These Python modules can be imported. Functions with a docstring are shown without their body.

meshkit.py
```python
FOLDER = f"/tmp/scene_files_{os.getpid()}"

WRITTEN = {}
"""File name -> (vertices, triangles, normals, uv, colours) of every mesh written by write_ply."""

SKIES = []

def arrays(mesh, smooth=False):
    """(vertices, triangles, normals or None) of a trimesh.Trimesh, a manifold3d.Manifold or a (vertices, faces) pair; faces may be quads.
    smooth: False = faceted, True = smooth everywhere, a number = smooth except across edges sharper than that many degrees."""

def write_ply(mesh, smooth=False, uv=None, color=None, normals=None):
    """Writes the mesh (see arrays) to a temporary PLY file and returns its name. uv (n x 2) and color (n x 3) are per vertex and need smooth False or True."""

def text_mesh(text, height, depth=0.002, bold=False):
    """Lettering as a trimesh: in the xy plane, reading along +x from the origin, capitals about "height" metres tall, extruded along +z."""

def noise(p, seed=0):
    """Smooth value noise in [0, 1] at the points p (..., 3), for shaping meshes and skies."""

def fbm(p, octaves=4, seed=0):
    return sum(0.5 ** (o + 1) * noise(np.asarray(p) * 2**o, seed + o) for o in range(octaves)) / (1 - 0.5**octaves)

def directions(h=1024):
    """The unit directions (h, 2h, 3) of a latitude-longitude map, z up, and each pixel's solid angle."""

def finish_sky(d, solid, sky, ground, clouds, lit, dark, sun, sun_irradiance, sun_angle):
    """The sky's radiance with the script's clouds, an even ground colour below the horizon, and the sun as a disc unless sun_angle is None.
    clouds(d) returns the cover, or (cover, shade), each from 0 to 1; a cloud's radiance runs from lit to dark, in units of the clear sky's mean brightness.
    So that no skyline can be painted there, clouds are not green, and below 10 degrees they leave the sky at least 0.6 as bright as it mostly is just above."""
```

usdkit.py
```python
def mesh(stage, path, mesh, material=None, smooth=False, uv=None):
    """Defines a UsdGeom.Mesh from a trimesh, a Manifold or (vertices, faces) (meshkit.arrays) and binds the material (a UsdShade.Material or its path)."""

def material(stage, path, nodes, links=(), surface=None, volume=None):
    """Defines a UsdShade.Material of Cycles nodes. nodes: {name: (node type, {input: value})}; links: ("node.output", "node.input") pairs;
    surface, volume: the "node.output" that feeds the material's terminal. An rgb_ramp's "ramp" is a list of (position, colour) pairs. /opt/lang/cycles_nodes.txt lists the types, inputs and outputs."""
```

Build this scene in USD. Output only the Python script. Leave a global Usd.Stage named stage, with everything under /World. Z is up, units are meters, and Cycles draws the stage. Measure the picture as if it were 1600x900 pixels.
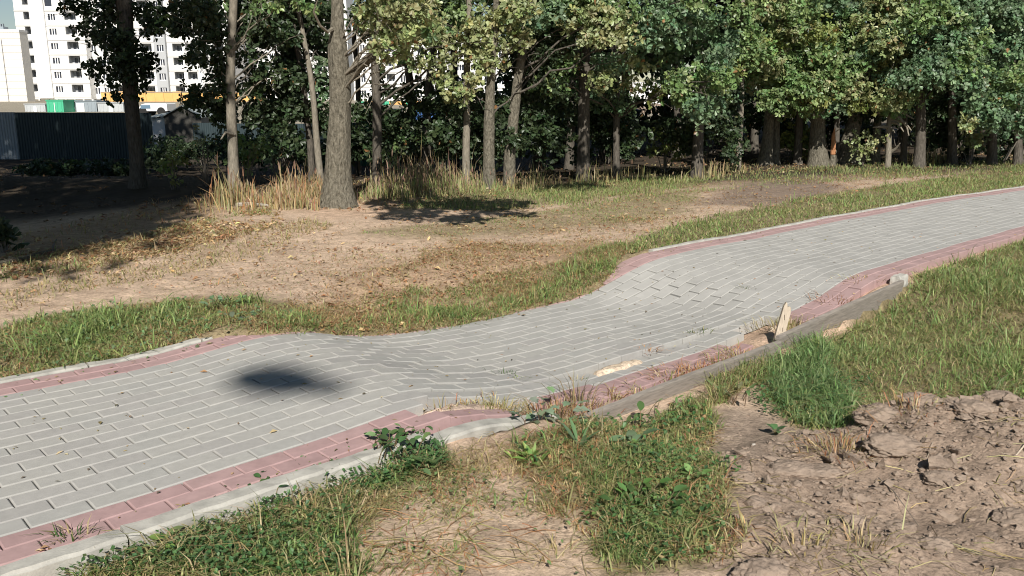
import math, random
import numpy as np, trimesh, shapely, usdkit, meshkit
from shapely.geometry import Polygon
from pxr import Usd, UsdGeom, UsdLux, UsdShade, Gf, Sdf, Vt

stage = Usd.Stage.CreateInMemory()
UsdGeom.SetStageUpAxis(stage, 'Z'); UsdGeom.SetStageMetersPerUnit(stage, 1.0)
world = UsdGeom.Xform.Define(stage, '/World'); stage.SetDefaultPrim(world.GetPrim())
UsdGeom.Scope.Define(stage, '/World/Looks')
rng = np.random.default_rng(7); random.seed(7)

# ---------------------------------------------------------------- camera, sky, sun, exposure
CAM_H, FPX, PITCH = 1.40, 1331.0, math.atan(300 / 1331.0)
cam = UsdGeom.Camera.Define(stage, '/World/camera')
cam.CreateHorizontalApertureAttr(36.0); cam.CreateFocalLengthAttr(FPX / 1600 * 36)
cam.CreateClippingRangeAttr((0.05, 5000.0)); cam.CreateFStopAttr(0.0)
cam.AddTranslateOp().Set((0, 0, CAM_H)); cam.AddRotateXOp().Set(90 - math.degrees(PITCH))
cam.CreateExposureAttr(0.30)
SUN_EL, SUN_AZ = math.radians(38), math.radians(176)           # azimuth from +y towards +x: behind the camera, a little to the right
S = np.array([math.sin(SUN_AZ) * math.cos(SUN_EL), math.cos(SUN_AZ) * math.cos(SUN_EL), math.sin(SUN_EL)])
usdkit.material(stage, '/World/Looks/sky_look', {
    's': ('sky_texture', {'sky_type': 'single_scattering', 'sun_disc': False, 'sun_elevation': SUN_EL, 'sun_rotation': math.atan2(S[0], S[1]), 'air_density': 1.0, 'aerosol_density': 0.1}),
    'b': ('background_shader', {'strength': 0.05})}, [('s.color', 'b.color')], surface='b.background')
dome = UsdLux.DomeLight.Define(stage, '/World/sky')
UsdShade.MaterialBindingAPI.Apply(dome.GetPrim()).Bind(UsdShade.Material.Get(stage, '/World/Looks/sky_look'))
dome.GetPrim().SetCustomDataByKey('label', 'clear pale blue daylight sky above the buildings and trees'); dome.GetPrim().SetCustomDataByKey('category', 'sky'); dome.GetPrim().SetCustomDataByKey('kind', 'structure')
sun = UsdLux.DistantLight.Define(stage, '/World/sun')
sun.CreateIntensityAttr(1.25); sun.CreateAngleAttr(0.53); sun.CreateNormalizeAttr(True); sun.CreateColorAttr((1.0, 0.955, 0.88))
zz = S; xx = np.cross([0, 0, 1], zz); xx /= np.linalg.norm(xx); yy = np.cross(zz, xx)
sun.AddTransformOp().Set(Gf.Matrix4d(*xx, 0, *yy, 0, *zz, 0, 0, 0, 0, 1))

# ---------------------------------------------------------------- helpers
used = {}
def path_of(name, parent=None):
    base = (parent.GetPath().pathString if parent is not None else '/World') + '/' + name
    n = used.get(base, 0); used[base] = n + 1
    return base if n == 0 else f'{base}_{n:03d}'
def tag(p, label=None, cat=None, group=None, kind=None):
    p = p.GetPrim() if hasattr(p, 'GetPrim') else p
    for k, v in (('label', label), ('category', cat), ('group', group), ('kind', kind)):
        if v: p.SetCustomDataByKey(k, v)
    return p
def thing(name, label=None, cat=None, loc=(0, 0, 0), group=None, kind=None, parent=None):
    x = UsdGeom.Xform.Define(stage, path_of(name, parent))
    if any(loc): x.AddTranslateOp().Set(tuple(float(v) for v in loc))
    return tag(x, label, cat, group, kind)
def obj(name, m, mat, parent=None, smooth=False, tint=None, origin=None):
    if origin is not None:
        if isinstance(m, tuple): m = (np.asarray(m[0]) - origin, m[1])
        else: m = m.copy(); m.apply_translation(-np.asarray(origin))
    g = usdkit.mesh(stage, path_of(name, parent), m, MAT[mat], smooth=smooth)
    if tint is not None:
        UsdGeom.PrimvarsAPI(g).CreatePrimvar('tint', Sdf.ValueTypeNames.Color3fArray, 'vertex').Set(Vt.Vec3fArray.FromNumpy(np.asarray(tint, np.float32)))
    return g.GetPrim()
def ray(px, py):
    dx, dz = (px - 800) / FPX, (450 - py) / FPX
    return dx, math.cos(PITCH) + dz * math.sin(PITCH), -math.sin(PITCH) + dz * math.cos(PITCH)
def P(px, py, z=0.0):                                              # ground point at height z seen at a place of the photograph
    d = ray(px, py); k = (z - CAM_H) / d[2]
    return np.array([d[0] * k, d[1] * k])
def Q(px, py, depth):                                              # point at a given distance ahead
    d = ray(px, py); k = depth / d[1]
    return np.array([d[0] * k, depth, CAM_H + d[2] * k])
def poly(pts, z=0.0): return Polygon([P(*p, z) for p in pts]).buffer(0)
def sst(a, b, x): t = np.clip((np.asarray(x, float) - a) / (b - a), 0, 1); return t * t * (3 - 2 * t)
def win(x, a, b, c, d): return sst(a, b, x) * (1 - sst(c, d, x))
def fb(x, y, scale, oct=3, seed=0):
    p = np.stack([np.asarray(x) * scale, np.asarray(y) * scale, np.full(np.shape(x), 0.37)], -1)
    return meshkit.fbm(p, oct, seed) - 0.5
def mask(pg, x, y, soft=0.1, jit=0.0, jscale=3.0, seed=0):
    x, y = np.asarray(x, float), np.asarray(y, float)
    if jit: x, y = x + jit * 2 * fb(x, y, jscale, 3, seed), y + jit * 2 * fb(x, y, jscale, 3, seed + 50)
    out = np.zeros(x.shape); b = pg.bounds
    near = (x > b[0] - soft) & (x < b[2] + soft) & (y > b[1] - soft) & (y < b[3] + soft)
    if near.any():
        pts = shapely.points(x[near], y[near]); d = shapely.distance(pts, pg.exterior); ins = shapely.contains_xy(pg, x[near], y[near])
        out[near] = sst(-soft, soft, np.where(ins, d, -d))
    return out
def cat(ms): return trimesh.util.concatenate(ms)
def box(x0, x1, y0, y1, z0, z1):
    m = trimesh.creation.box((x1 - x0, y1 - y0, z1 - z0)); m.apply_translation(((x0 + x1) / 2, (y0 + y1) / 2, (z0 + z1) / 2)); return m
def bar(a, b, r, sides=5):
    v, f = tube([a, b], [r, r], sides); return trimesh.Trimesh(v, f, process=False)
def tube(pts, radii, sides=8, cap=True, rough=0.0, seed=0):
    p = np.asarray(pts, float); n = len(p); r = np.broadcast_to(radii, (n,))
    t = np.gradient(p, axis=0); t /= np.linalg.norm(t, axis=1, keepdims=True) + 1e-9
    ref = np.array([1.0, 0, 0]) if abs(t[:, 0]).max() < 0.9 else np.array([0, 1.0, 0])
    a = np.cross(t, ref); a /= np.linalg.norm(a, axis=1, keepdims=True) + 1e-9; b = np.cross(t, a)
    ang = np.arange(sides) * 2 * np.pi / sides
    rr = np.repeat(r[:, None], sides, 1)
    if rough:
        q = np.stack([np.cos(ang)[None] * 1.6 + np.zeros((n, 1)), np.sin(ang)[None] * 1.6 + np.zeros((n, 1)), p[:, 2:3] * 1.3 + np.zeros((1, sides))], -1)
        rr = rr * (1 + rough * 2 * (meshkit.fbm(q + seed * 3.1, 3, seed) - 0.5))
    v = p[:, None] + rr[..., None] * (np.cos(ang)[None, :, None] * a[:, None] + np.sin(ang)[None, :, None] * b[:, None])
    i, j = np.meshgrid(np.arange(n - 1), np.arange(sides), indexing='ij'); j2 = (j + 1) % sides
    q = np.stack([i * sides + j, i * sides + j2, (i + 1) * sides + j2, (i + 1) * sides + j], -1).reshape(-1, 4)
    f = np.vstack([q[:, [0, 1, 2]], q[:, [0, 2, 3]]]); v = v.reshape(-1, 3)
    if cap:
        c0, c1 = len(v), len(v) + 1; v = np.vstack([v, p[:1], p[-1:]]); k = np.arange(sides)
        f = np.vstack([f, np.stack([np.full(sides, c0), (k + 1) % sides, k], 1), np.stack([np.full(sides, c1), (n - 1) * sides + k, (n - 1) * sides + (k + 1) % sides], 1)])
    return v, f
def join(parts):
    vs, fs, o = [], [], 0
    for v, f in parts: vs.append(v); fs.append(np.asarray(f) + o); o += len(v)
    return np.vstack(vs), np.vstack(fs)

# ---------------------------------------------------------------- materials
MAT = {}
def mat(name, color, rough=0.8, noise=0.0, scale=8.0, bump=0.0, bscale=40.0, spec=0.3, stretch=None, metallic=0.0, color2=None, tint=False, detail=5.0, bdist=0.01):
    n = {'p': ('principled_bsdf', {'roughness': rough, 'specular_ior_level': spec, 'metallic': metallic, 'base_color': color}), 'g': ('geometry', {})}
    L = []; src = 'g.position'
    if stretch: n['m'] = ('mapping', {'scale': stretch}); L.append(('g.position', 'm.vector')); src = 'm.vector'
    if tint: n['a'] = ('attribute', {'attribute': 'tint'})
    if noise:
        n['n'] = ('noise_texture', {'scale': scale, 'detail': detail, 'roughness': 0.65}); L.append((src, 'n.vector'))
        lo = np.array(color) * (1 - noise); hi = np.array(color2 if color2 is not None else np.array(color) * (1 + noise))
        n['r'] = ('rgb_ramp', {'ramp': [(0.3, lo if not tint else [1 - noise] * 3), (0.7, hi if not tint else [1 + noise] * 3)]}); L.append(('n.fac', 'r.fac'))
        if tint:
            n['x'] = ('mix', {'mix_type': 'multiply', 'fac': 1.0}); L += [('a.color', 'x.color1'), ('r.color', 'x.color2')]
            n['n2'] = ('noise_texture', {'scale': scale * 6.5, 'detail': 4.0, 'roughness': 0.7}); n['r2'] = ('rgb_ramp', {'ramp': [(0.32, [0.62] * 3), (0.5, [1.0] * 3), (0.7, [1.22] * 3)]}); n['x2'] = ('mix', {'mix_type': 'multiply', 'fac': 1.0})
            L += [(src, 'n2.vector'), ('n2.fac', 'r2.fac'), ('x.color', 'x2.color1'), ('r2.color', 'x2.color2'), ('x2.color', 'p.base_color')]
        else: L.append(('r.color', 'p.base_color'))
    elif tint: L.append(('a.color', 'p.base_color'))
    if bump:
        n['bn'] = ('noise_texture', {'scale': bscale, 'detail': 6.0, 'roughness': 0.65}); n['b'] = ('bump', {'strength': bump, 'distance': bdist})
        L += [(src, 'bn.vector'), ('bn.fac', 'b.height'), ('b.normal', 'p.normal')]
    MAT[name] = usdkit.material(stage, '/World/Looks/' + name, n, L, surface='p.BSDF')
def leafmat(name, spec=0.35, trans=0.3, rough=0.5):
    MAT[name] = usdkit.material(stage, '/World/Looks/' + name, {
        'a': ('attribute', {'attribute': 'tint'}), 'p': ('principled_bsdf', {'roughness': rough, 'specular_ior_level': spec}),
        't': ('translucent_bsdf', {}), 'h': ('hsv', {'saturation': 1.1, 'value': 1.5}), 'm': ('mix_closure', {'fac': trans})},
        [('a.color', 'p.base_color'), ('a.color', 'h.color'), ('h.color', 't.color'), ('p.BSDF', 'm.closure1'), ('t.BSDF', 'm.closure2')], surface='m.closure')
mat('ground_look', (0.3, 0.22, 0.16), 0.95, 0.32, 9.0, 0.65, 45.0, 0.1, tint=True, detail=9.0, bdist=0.025)
for i, c in enumerate([(0.375, 0.364, 0.338), (0.365, 0.357, 0.334), (0.385, 0.373, 0.346), (0.355, 0.342, 0.322), (0.375, 0.362, 0.34)]):
    mat(f'paver_grey_{i}', c, 0.88, 0.08, 22.0, 0.35, 220.0, 0.25, bdist=0.003, detail=8.0)
for i, c in enumerate([(0.385, 0.258, 0.25), (0.365, 0.243, 0.236), (0.40, 0.272, 0.262)]):
    mat(f'paver_red_{i}', c, 0.88, 0.13, 14.0, 0.35, 220.0, 0.25, bdist=0.003, detail=8.0)
mat('curb_look', (0.40, 0.385, 0.345), 0.92, 0.28, 9.0, 0.4, 120.0, 0.25, bdist=0.005, detail=9.0)
mat('grey_wood', (0.255, 0.225, 0.195), 0.85, 0.25, 5.0, 0.35, 9.0, 0.2, stretch=(2.2, 2.2, 22.0), bdist=0.006)
mat('pale_wood', (0.46, 0.385, 0.30), 0.8, 0.22, 6.0, 0.4, 9.0, 0.2, stretch=(22.0, 22.0, 2.2), bdist=0.006)
mat('bark_grey', (0.155, 0.14, 0.105), 0.95, 0.5, 9.0, 1.0, 8.0, 0.1, stretch=(4.5, 4.5, 1.7), bdist=0.06, color2=(0.29, 0.262, 0.205))
mat('bark_pale', (0.235, 0.21, 0.165), 0.95, 0.35, 10.0, 0.8, 12.0, 0.1, stretch=(4.0, 4.0, 1.0), bdist=0.02, color2=(0.31, 0.275, 0.22))
mat('bark_dark', (0.10, 0.088, 0.072), 0.95, 0.4, 10.0, 1.0, 10.0, 0.1, stretch=(4.0, 4.0, 1.0), bdist=0.03, color2=(0.17, 0.15, 0.125))
mat('twig', (0.16, 0.14, 0.115), 0.9, 0.2, 10.0)
mat('torn_wood', (0.48, 0.23, 0.115), 0.85, 0.3, 6.0, 0.4, 9.0, 0.2, stretch=(14.0, 14.0, 1.5))
mat('soil', (0.30, 0.233, 0.182), 0.97, 0.25, 16.0, 0.8, 60.0, 0.1, bdist=0.015, detail=9.0)
mat('stone', (0.42, 0.38, 0.33), 0.9, 0.2, 30.0, 0.4, 90.0)
leafmat('leaf_look', 0.45, 0.2, 0.42); leafmat('grass_look', 0.25, 0.25, 0.55); leafmat('dry_look', 0.2, 0.15, 0.7)
mat('white_wall', (0.80, 0.79, 0.77), 0.9, 0.05, 0.3)
mat('grey_wall', (0.42, 0.43, 0.44), 0.9, 0.06, 0.3)
mat('slab_edge', (0.55, 0.54, 0.53), 0.9, 0.05, 0.5)
mat('beige_panel', (0.80, 0.77, 0.71), 0.9, 0.05, 0.3)
mat('seam', (0.3, 0.29, 0.28), 0.9)
mat('glass_dark', (0.035, 0.04, 0.055), 0.15, spec=0.6)
mat('glass_blue', (0.12, 0.2, 0.28), 0.12, spec=0.7)
mat('brick_red', (0.45, 0.22, 0.15), 0.9, 0.2, 3.0)
mat('orange_panel', (0.72, 0.42, 0.15), 0.75, 0.1, 0.6)
mat('green_metal', (0.07, 0.42, 0.24), 0.55, 0.08, 0.8)
mat('dark_green_metal', (0.025, 0.14, 0.09), 0.6, 0.15, 0.8)
mat('blue_metal', (0.06, 0.16, 0.42), 0.6, 0.12, 0.8)
mat('teal_fence', (0.034, 0.052, 0.058), 0.55, 0.12, 1.5)
mat('pale_metal', (0.45, 0.47, 0.48), 0.6, 0.08, 0.8)
mat('grey_metal', (0.28, 0.32, 0.35), 0.6, 0.1, 0.8)
mat('roof_sheet', (0.42, 0.46, 0.44), 0.7, 0.1, 1.0)
mat('plank_dark', (0.09, 0.085, 0.075), 0.85, 0.2, 3.0)
mat('white_paint', (0.78, 0.78, 0.78), 0.4, spec=0.5)
mat('rubber', (0.02, 0.02, 0.02), 0.8)
mat('rusty', (0.22, 0.12, 0.07), 0.8, 0.3, 6.0)

# ---------------------------------------------------------------- the lie of the land
PA = math.radians(42.4); PD = np.array([math.cos(PA), math.sin(PA)]); PN = np.array([PD[1], -PD[0]])
T0 = -4.70                                                          # far edge of the paving; rows run towards the camera from there
def bend(s): return 0.012 * np.maximum(np.asarray(s, float) - 9.5, 0) ** 2   # the far stretch turns gently
def st(x, y):
    s = x * PD[0] + y * PD[1]; t = x * PN[0] + y * PN[1]
    return s, t - bend(s)
def xy(s, t):
    t = t + bend(s); return np.array([s * PD[0] + t * PN[0], s * PD[1] + t * PN[1]])
from scipy.interpolate import PchipInterpolator
SAG = [PchipInterpolator(a, b) for a, b in (
    ([-2, 0, 1.5, 2.15, 2.4, 2.76, 3.1, 3.58, 4.5, 4.74, 5.0, 5.19, 5.52, 5.86, 6.3, 8, 24], [0, 0, 0, .03, .012, -.081, -.136, -.162, -.166, -.160, -.125, -.077, -.014, .035, .045, .04, .03]),
    ([-2, 0, 1.5, 2.15, 2.35, 2.7, 3.0, 3.5, 4.2, 4.9, 5.2, 5.4, 5.65, 6.0, 6.4, 8, 24], [0, 0, 0, .027, .012, -.075, -.130, -.152, -.160, -.182, -.172, -.122, -.05, -.012, .032, .04, .03]),
    ([-2, 0, 1.5, 2.1, 2.25, 2.55, 2.9, 3.4, 4.3, 4.7, 5.3, 5.7, 5.95, 6.2, 6.6, 8, 24], [0, 0, 0, .02, .01, -.06, -.10, -.118, -.122, -.108, -.090, -.07, -.02, .03, .06, .05, .03]))]
def D(s, t):                                                        # height of the sunken paving
    s, t = np.asarray(s, float), np.asarray(t, float)
    u = np.clip((t + 4.7) / 2.0, 0, 1)                              # 0 at the far edge, 1 at the near edge
    zf, zm, zn = (p(np.clip(s, -2, 24)) for p in SAG)
    z = np.where(u < 0.45, zf + (zm - zf) * sst(0, 0.45, u), zm + (zn - zm) * sst(0.45, 1, u))
    return z + 0.004 * np.sin(s * 2.1 + t) + 0.003 * np.sin(s * 5.3 + 2 * t)
def near_drop(s): return win(s, 2.2, 2.3, 5.0, 5.6)
PLOUGH = poly([(1085, 905), (1130, 830), (1150, 770), (1120, 700), (1210, 660), (1320, 650), (1345, 625), (1440, 628), (1500, 610), (1640, 615), (1700, 920), (1300, 960)], -0.08)
BARE_N = poly([(1090, 660), (1130, 615), (1195, 615), (1215, 640), (1300, 655), (1320, 690), (1210, 720), (1130, 710)], -0.08)
def H(x, y, fine=True):
    x, y = np.asarray(x, float), np.asarray(y, float)
    s, t = st(x, y)
    lim = sst(7.0, -3.0, x) if False else 1 - sst(-3.0, 7.0, x)
    macro = -1.45 * sst(12.8, 33, y) * (1 - sst(46, 75, y)) * lim + 0.5 * sst(90, 150, y)
    macro = macro - 0.25 * win(y, 8.0, 10.5, 13, 16) * (1 - sst(-7.5, -4.2, x))
    rough = 0.05 * fb(x, y, 1.1, 3, 3) + (0.034 * fb(x, y, 7.0, 4, 4) if fine else 0)
    off = np.maximum(np.maximum(T0 - 0.1 - t, t + 2.64), 0)          # distance outside the paving
    far_side = t < -3.7
    rise = 0.045 * sst(5.9, 6.7, s)
    zn = -0.05 + rise - 0.12 * win(s, 2.5, 3.1, 5.9, 6.9) * (1 - 0.4 * sst(0.4, 1.6, t + 2.64))
    zf = -0.02 + 0.85 * D(s, T0) * (1 - sst(0.05, 1.1, off))
    z = np.where(far_side, zf, zn) + macro + rough * sst(0.02, 0.5, off)
    m = np.clip(mask(PLOUGH, x, y, 0.12, 0.12, 3.0, 9) + 0.0, 0, 1) if fine else 0
    if fine and np.any(m > 0):
        b1 = fb(x, y, 3.2, 2, 21); b2 = fb(x, y, 9.0, 3, 22); b3 = fb(x, y, 30.0, 3, 23)
        z = z + m * (0.02 + 0.15 * b1 + 0.06 * np.abs(b2) + 0.05 * b3 + 0.19 * win(x, 1.3, 2.2, 3.2, 4.4) * win(y, 2.3, 3.2, 3.5, 4.2))
    edge = PLOUGH.exterior
    # paving bed, with soil spilled over the far edge along the sunken stretch
    spill = 0.27 * win(s, 1.75, 2.3, 5.0, 5.9) + 0.05 * fb(s, t, 3.0, 2, 31)
    bed = D(s, t) - 0.065 - 0.03 * near_drop(s) * sst(-3.25, -3.1, t)
    bed = bed + 0.055 * np.exp(-((s - 3.72) / 0.22) ** 2 - ((t + 3.10) / 0.07) ** 2) + 0.05 * np.exp(-((s - 2.5) / 0.3) ** 2 - ((t + 2.95) / 0.12) ** 2) + 0.06 * np.exp(-((s - 4.95) / 0.35) ** 2 - ((t + 2.85) / 0.13) ** 2) + 0.05 * win(s, 4.4, 4.8, 6.2, 6.5) * sst(-2.8, -2.72, t)
    k = 1 - sst(-0.03, 0.09, t - (T0 - 0.09 + np.maximum(spill, 0)))
    soil = np.maximum(zf, D(s, np.maximum(t, T0)) + 0.012 + 0.10 * np.maximum(T0 + spill - t, 0)) + macro + 0.5 * rough
    inside_far = (t > T0 - 0.6) & (t < -3.7)
    zz_ = np.where(inside_far & (t > T0 - 0.09), k * soil + (1 - k) * bed, z)
    inner = (t >= -3.7) & (t < -2.66 - 0.10 * sst(6.6, 6.9, s))
    return np.where(inner, bed, zz_)

def grid_lines(a, fine, b):
    return np.concatenate([a, fine, b])
gx = np.unique(np.round(np.concatenate([-np.geomspace(12, 500, 22)[::-1], np.arange(-12, -5, 0.12), np.arange(-5, 5.6, 0.03), np.arange(5.6, 14, 0.1), np.geomspace(14, 500, 24)]), 4))
gy = np.unique(np.round(np.concatenate([-np.geomspace(1, 300, 14)[::-1], np.arange(-0.8, 1.6, 0.2), np.arange(1.6, 8.6, 0.032), np.arange(8.6, 16, 0.06), np.arange(16, 46, 0.35), np.geomspace(46, 800, 30)]), 4))
X, Y = np.meshgrid(gx, gy, indexing='ij')
Zg = H(X, Y)
nx, ny = X.shape
idx = np.arange(nx * ny).reshape(nx, ny)
gf = np.stack([idx[:-1, :-1], idx[1:, :-1], idx[1:, 1:], idx[:-1, 1:]], -1).reshape(-1, 4)
# what the ground is made of, place by place (kinds of soil; the wood floor darkened to stand for tree shade)
DIRT, SAND, PLW, LITTER, FOREST_SHADE, TURF, STRAW = map(np.array, [(0.535, 0.40, 0.295), (0.56, 0.40, 0.29), (0.285, 0.222, 0.168), (0.37, 0.255, 0.165), (0.07, 0.055, 0.04), (0.20, 0.165, 0.085), (0.36, 0.285, 0.175)])
z_turf_far = poly([(-60, 660), (-60, 545), (0, 515), (120, 480), (300, 462), (470, 462), (560, 470), (620, 455), (720, 462), (800, 445), (880, 400), (1000, 372), (1100, 340), (1300, 300), (1640, 252), (1700, 300), (1200, 372), (1040, 402), (880, 478), (700, 520), (340, 545)])
z_brown = poly([(380, 500), (520, 440), (640, 400), (700, 372), (820, 380), (930, 372), (960, 390), (900, 425), (960, 440), (860, 485), (740, 505), (600, 520), (420, 532)])
z_mid = poly([(560, 362), (700, 345), (860, 325), (1000, 300), (1100, 290), (1080, 330), (980, 350), (850, 362), (700, 372)])
z_darkdirt = poly([(1090, 318), (1140, 285), (1260, 280), (1330, 292), (1290, 310), (1180, 322)])
z_edge = poly([(-40, 440), (100, 410), (260, 372), (330, 340), (420, 322), (560, 330), (700, 318), (830, 300), (1100, 275), (1640, 248), (1640, 236), (1000, 250), (700, 262), (300, 300), (-40, 372)])
z_curbsand = poly([(680, 720), (720, 680), (800, 655), (880, 665), (890, 700), (800, 725), (720, 740)])
z_boardsand = poly([(1085, 615), (1120, 590), (1190, 560), (1240, 535), (1290, 510), (1320, 500), (1300, 530), (1200, 580), (1130, 620)], -0.15)
z_sandbase = poly([(480, 335), (500, 318), (560, 314), (610, 322), (590, 336), (540, 342)])
z_straw = poly([(480, 910), (560, 800), (680, 730), (830, 730), (880, 790), (900, 910)], -0.05)
z_lawn = poly([(1185, 590), (1300, 520), (1370, 460), (1440, 428), (1640, 345), (1700, 640), (1480, 612), (1420, 632), (1340, 625), (1335, 668), (1250, 650), (1215, 625)], -0.1)
z_left = poly([(90, 905), (190, 838), (390, 766), (550, 714), (640, 686), (700, 735), (600, 790), (540, 850), (520, 910)], -0.05)
z_cent = poly([(800, 715), (880, 690), (930, 650), (1000, 640), (1100, 600), (1130, 640), (1090, 670), (1120, 720), (1150, 770), (1120, 850), (1080, 910), (940, 910), (880, 780), (820, 740)], -0.08)
def blend(c, m, col): return c * (1 - m[..., None]) + col * m[..., None]
s_, t_ = st(X, Y)
C = np.broadcast_to(DIRT, X.shape + (3,)).copy()
C *= (1 + 0.5 * fb(X, Y, 0.9, 3, 61))[..., None]
C = blend(C, sst(0.0, 0.35, fb(X, Y, 2.2, 3, 62)) * 0.5 * (t_ < -4.7), LITTER)
C = blend(C, mask(z_mid, X, Y, 0.3, 0.4, 1.5, 1) * 0.6, TURF)
C = blend(C, mask(z_brown, X, Y, 0.2, 0.25, 2.0, 2) * 0.75, LITTER)
C = blend(C, mask(z_turf_far, X, Y, 0.15, 0.2, 2.0, 3) * 0.8, TURF)
C = blend(C, mask(z_darkdirt, X, Y, 0.3, 0.4, 1.0, 4) * 0.8, np.array([0.20, 0.155, 0.125]))
C = blend(C, mask(z_edge, X, Y, 0.5, 0.5, 1.0, 5) * 0.7, LITTER)
C = blend(C, sst(12.2, 14.2, Y + 0.9 * fb(X, Y, 0.8, 2, 63) + np.clip(-X * 0.35, -3.4, 2.2)), FOREST_SHADE)
C = blend(C, mask(z_sandbase, X, Y, 0.15, 0.3, 2.0, 8) * 0.7, SAND)
C = blend(C, mask(poly([(620, 322), (700, 302), (800, 290), (900, 284), (1060, 272), (1110, 284), (960, 306), (800, 326)]), X, Y, 0.3, 0.4, 1.0, 6) * 0.7, TURF)
nearm = ((t_ > -2.66) & (Y < 40)).astype(float)
C = blend(C, nearm * 0.8, DIRT * 0.92)
for zp, col, a in ((z_straw, STRAW, 0.15), (z_left, TURF, 0.9), (z_cent, TURF, 0.85), (z_lawn, TURF, 0.9), (PLOUGH, PLW * np.array([1.14, 1.10, 1.10]), 0.95), (BARE_N, np.array([0.31, 0.24, 0.185]), 0.9), (z_curbsand, SAND * 0.9, 0.8), (z_boardsand, SAND, 0.8)):
    C = blend(C, mask(zp, X, Y, 0.06, 0.1, 4.0, 7) * a, col)
C = blend(C, ((t_ > T0 + 0.32) & (t_ < -2.68)).astype(float), SAND)
C = blend(C, sst(40, 60, Y), np.array([0.33, 0.29, 0.22]))
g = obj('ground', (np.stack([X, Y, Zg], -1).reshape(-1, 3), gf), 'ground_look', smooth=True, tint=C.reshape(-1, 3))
tag(g, 'bare trodden earth and turf ground around the path, sloping down under the trees', 'ground', kind='structure')

# ---------------------------------------------------------------- the paved path
pathx = thing('paved_path', 'grey paved footpath with red edging rows, sunken into a dip halfway', 'path', kind='structure')
def paver_geo(L, W, hgt=0.07, ch=0.005):
    a, b = L / 2, W / 2; top = [(-a + ch, -b + ch), (a - ch, -b + ch), (a - ch, b - ch), (-a + ch, b - ch)]; rim = [(-a, -b), (a, -b), (a, b), (-a, b)]
    v = [(x, y, 0) for x, y in top] + [(x, y, -ch * 0.85) for x, y in rim] + [(x, y, -hgt) for x, y in rim]
    f = [(0, 1, 2), (0, 2, 3)]
    for k in range(4):
        n = (k + 1) % 4; f += [(4 + k, 4 + n, n), (4 + k, n, k), (8 + k, 8 + n, 4 + n), (8 + k, 4 + n, 4 + k)]
    return np.array(v, float), np.array(f)
PIT, ROWW = 0.2035, 0.1
items = []
prs = np.random.default_rng(11)
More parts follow.
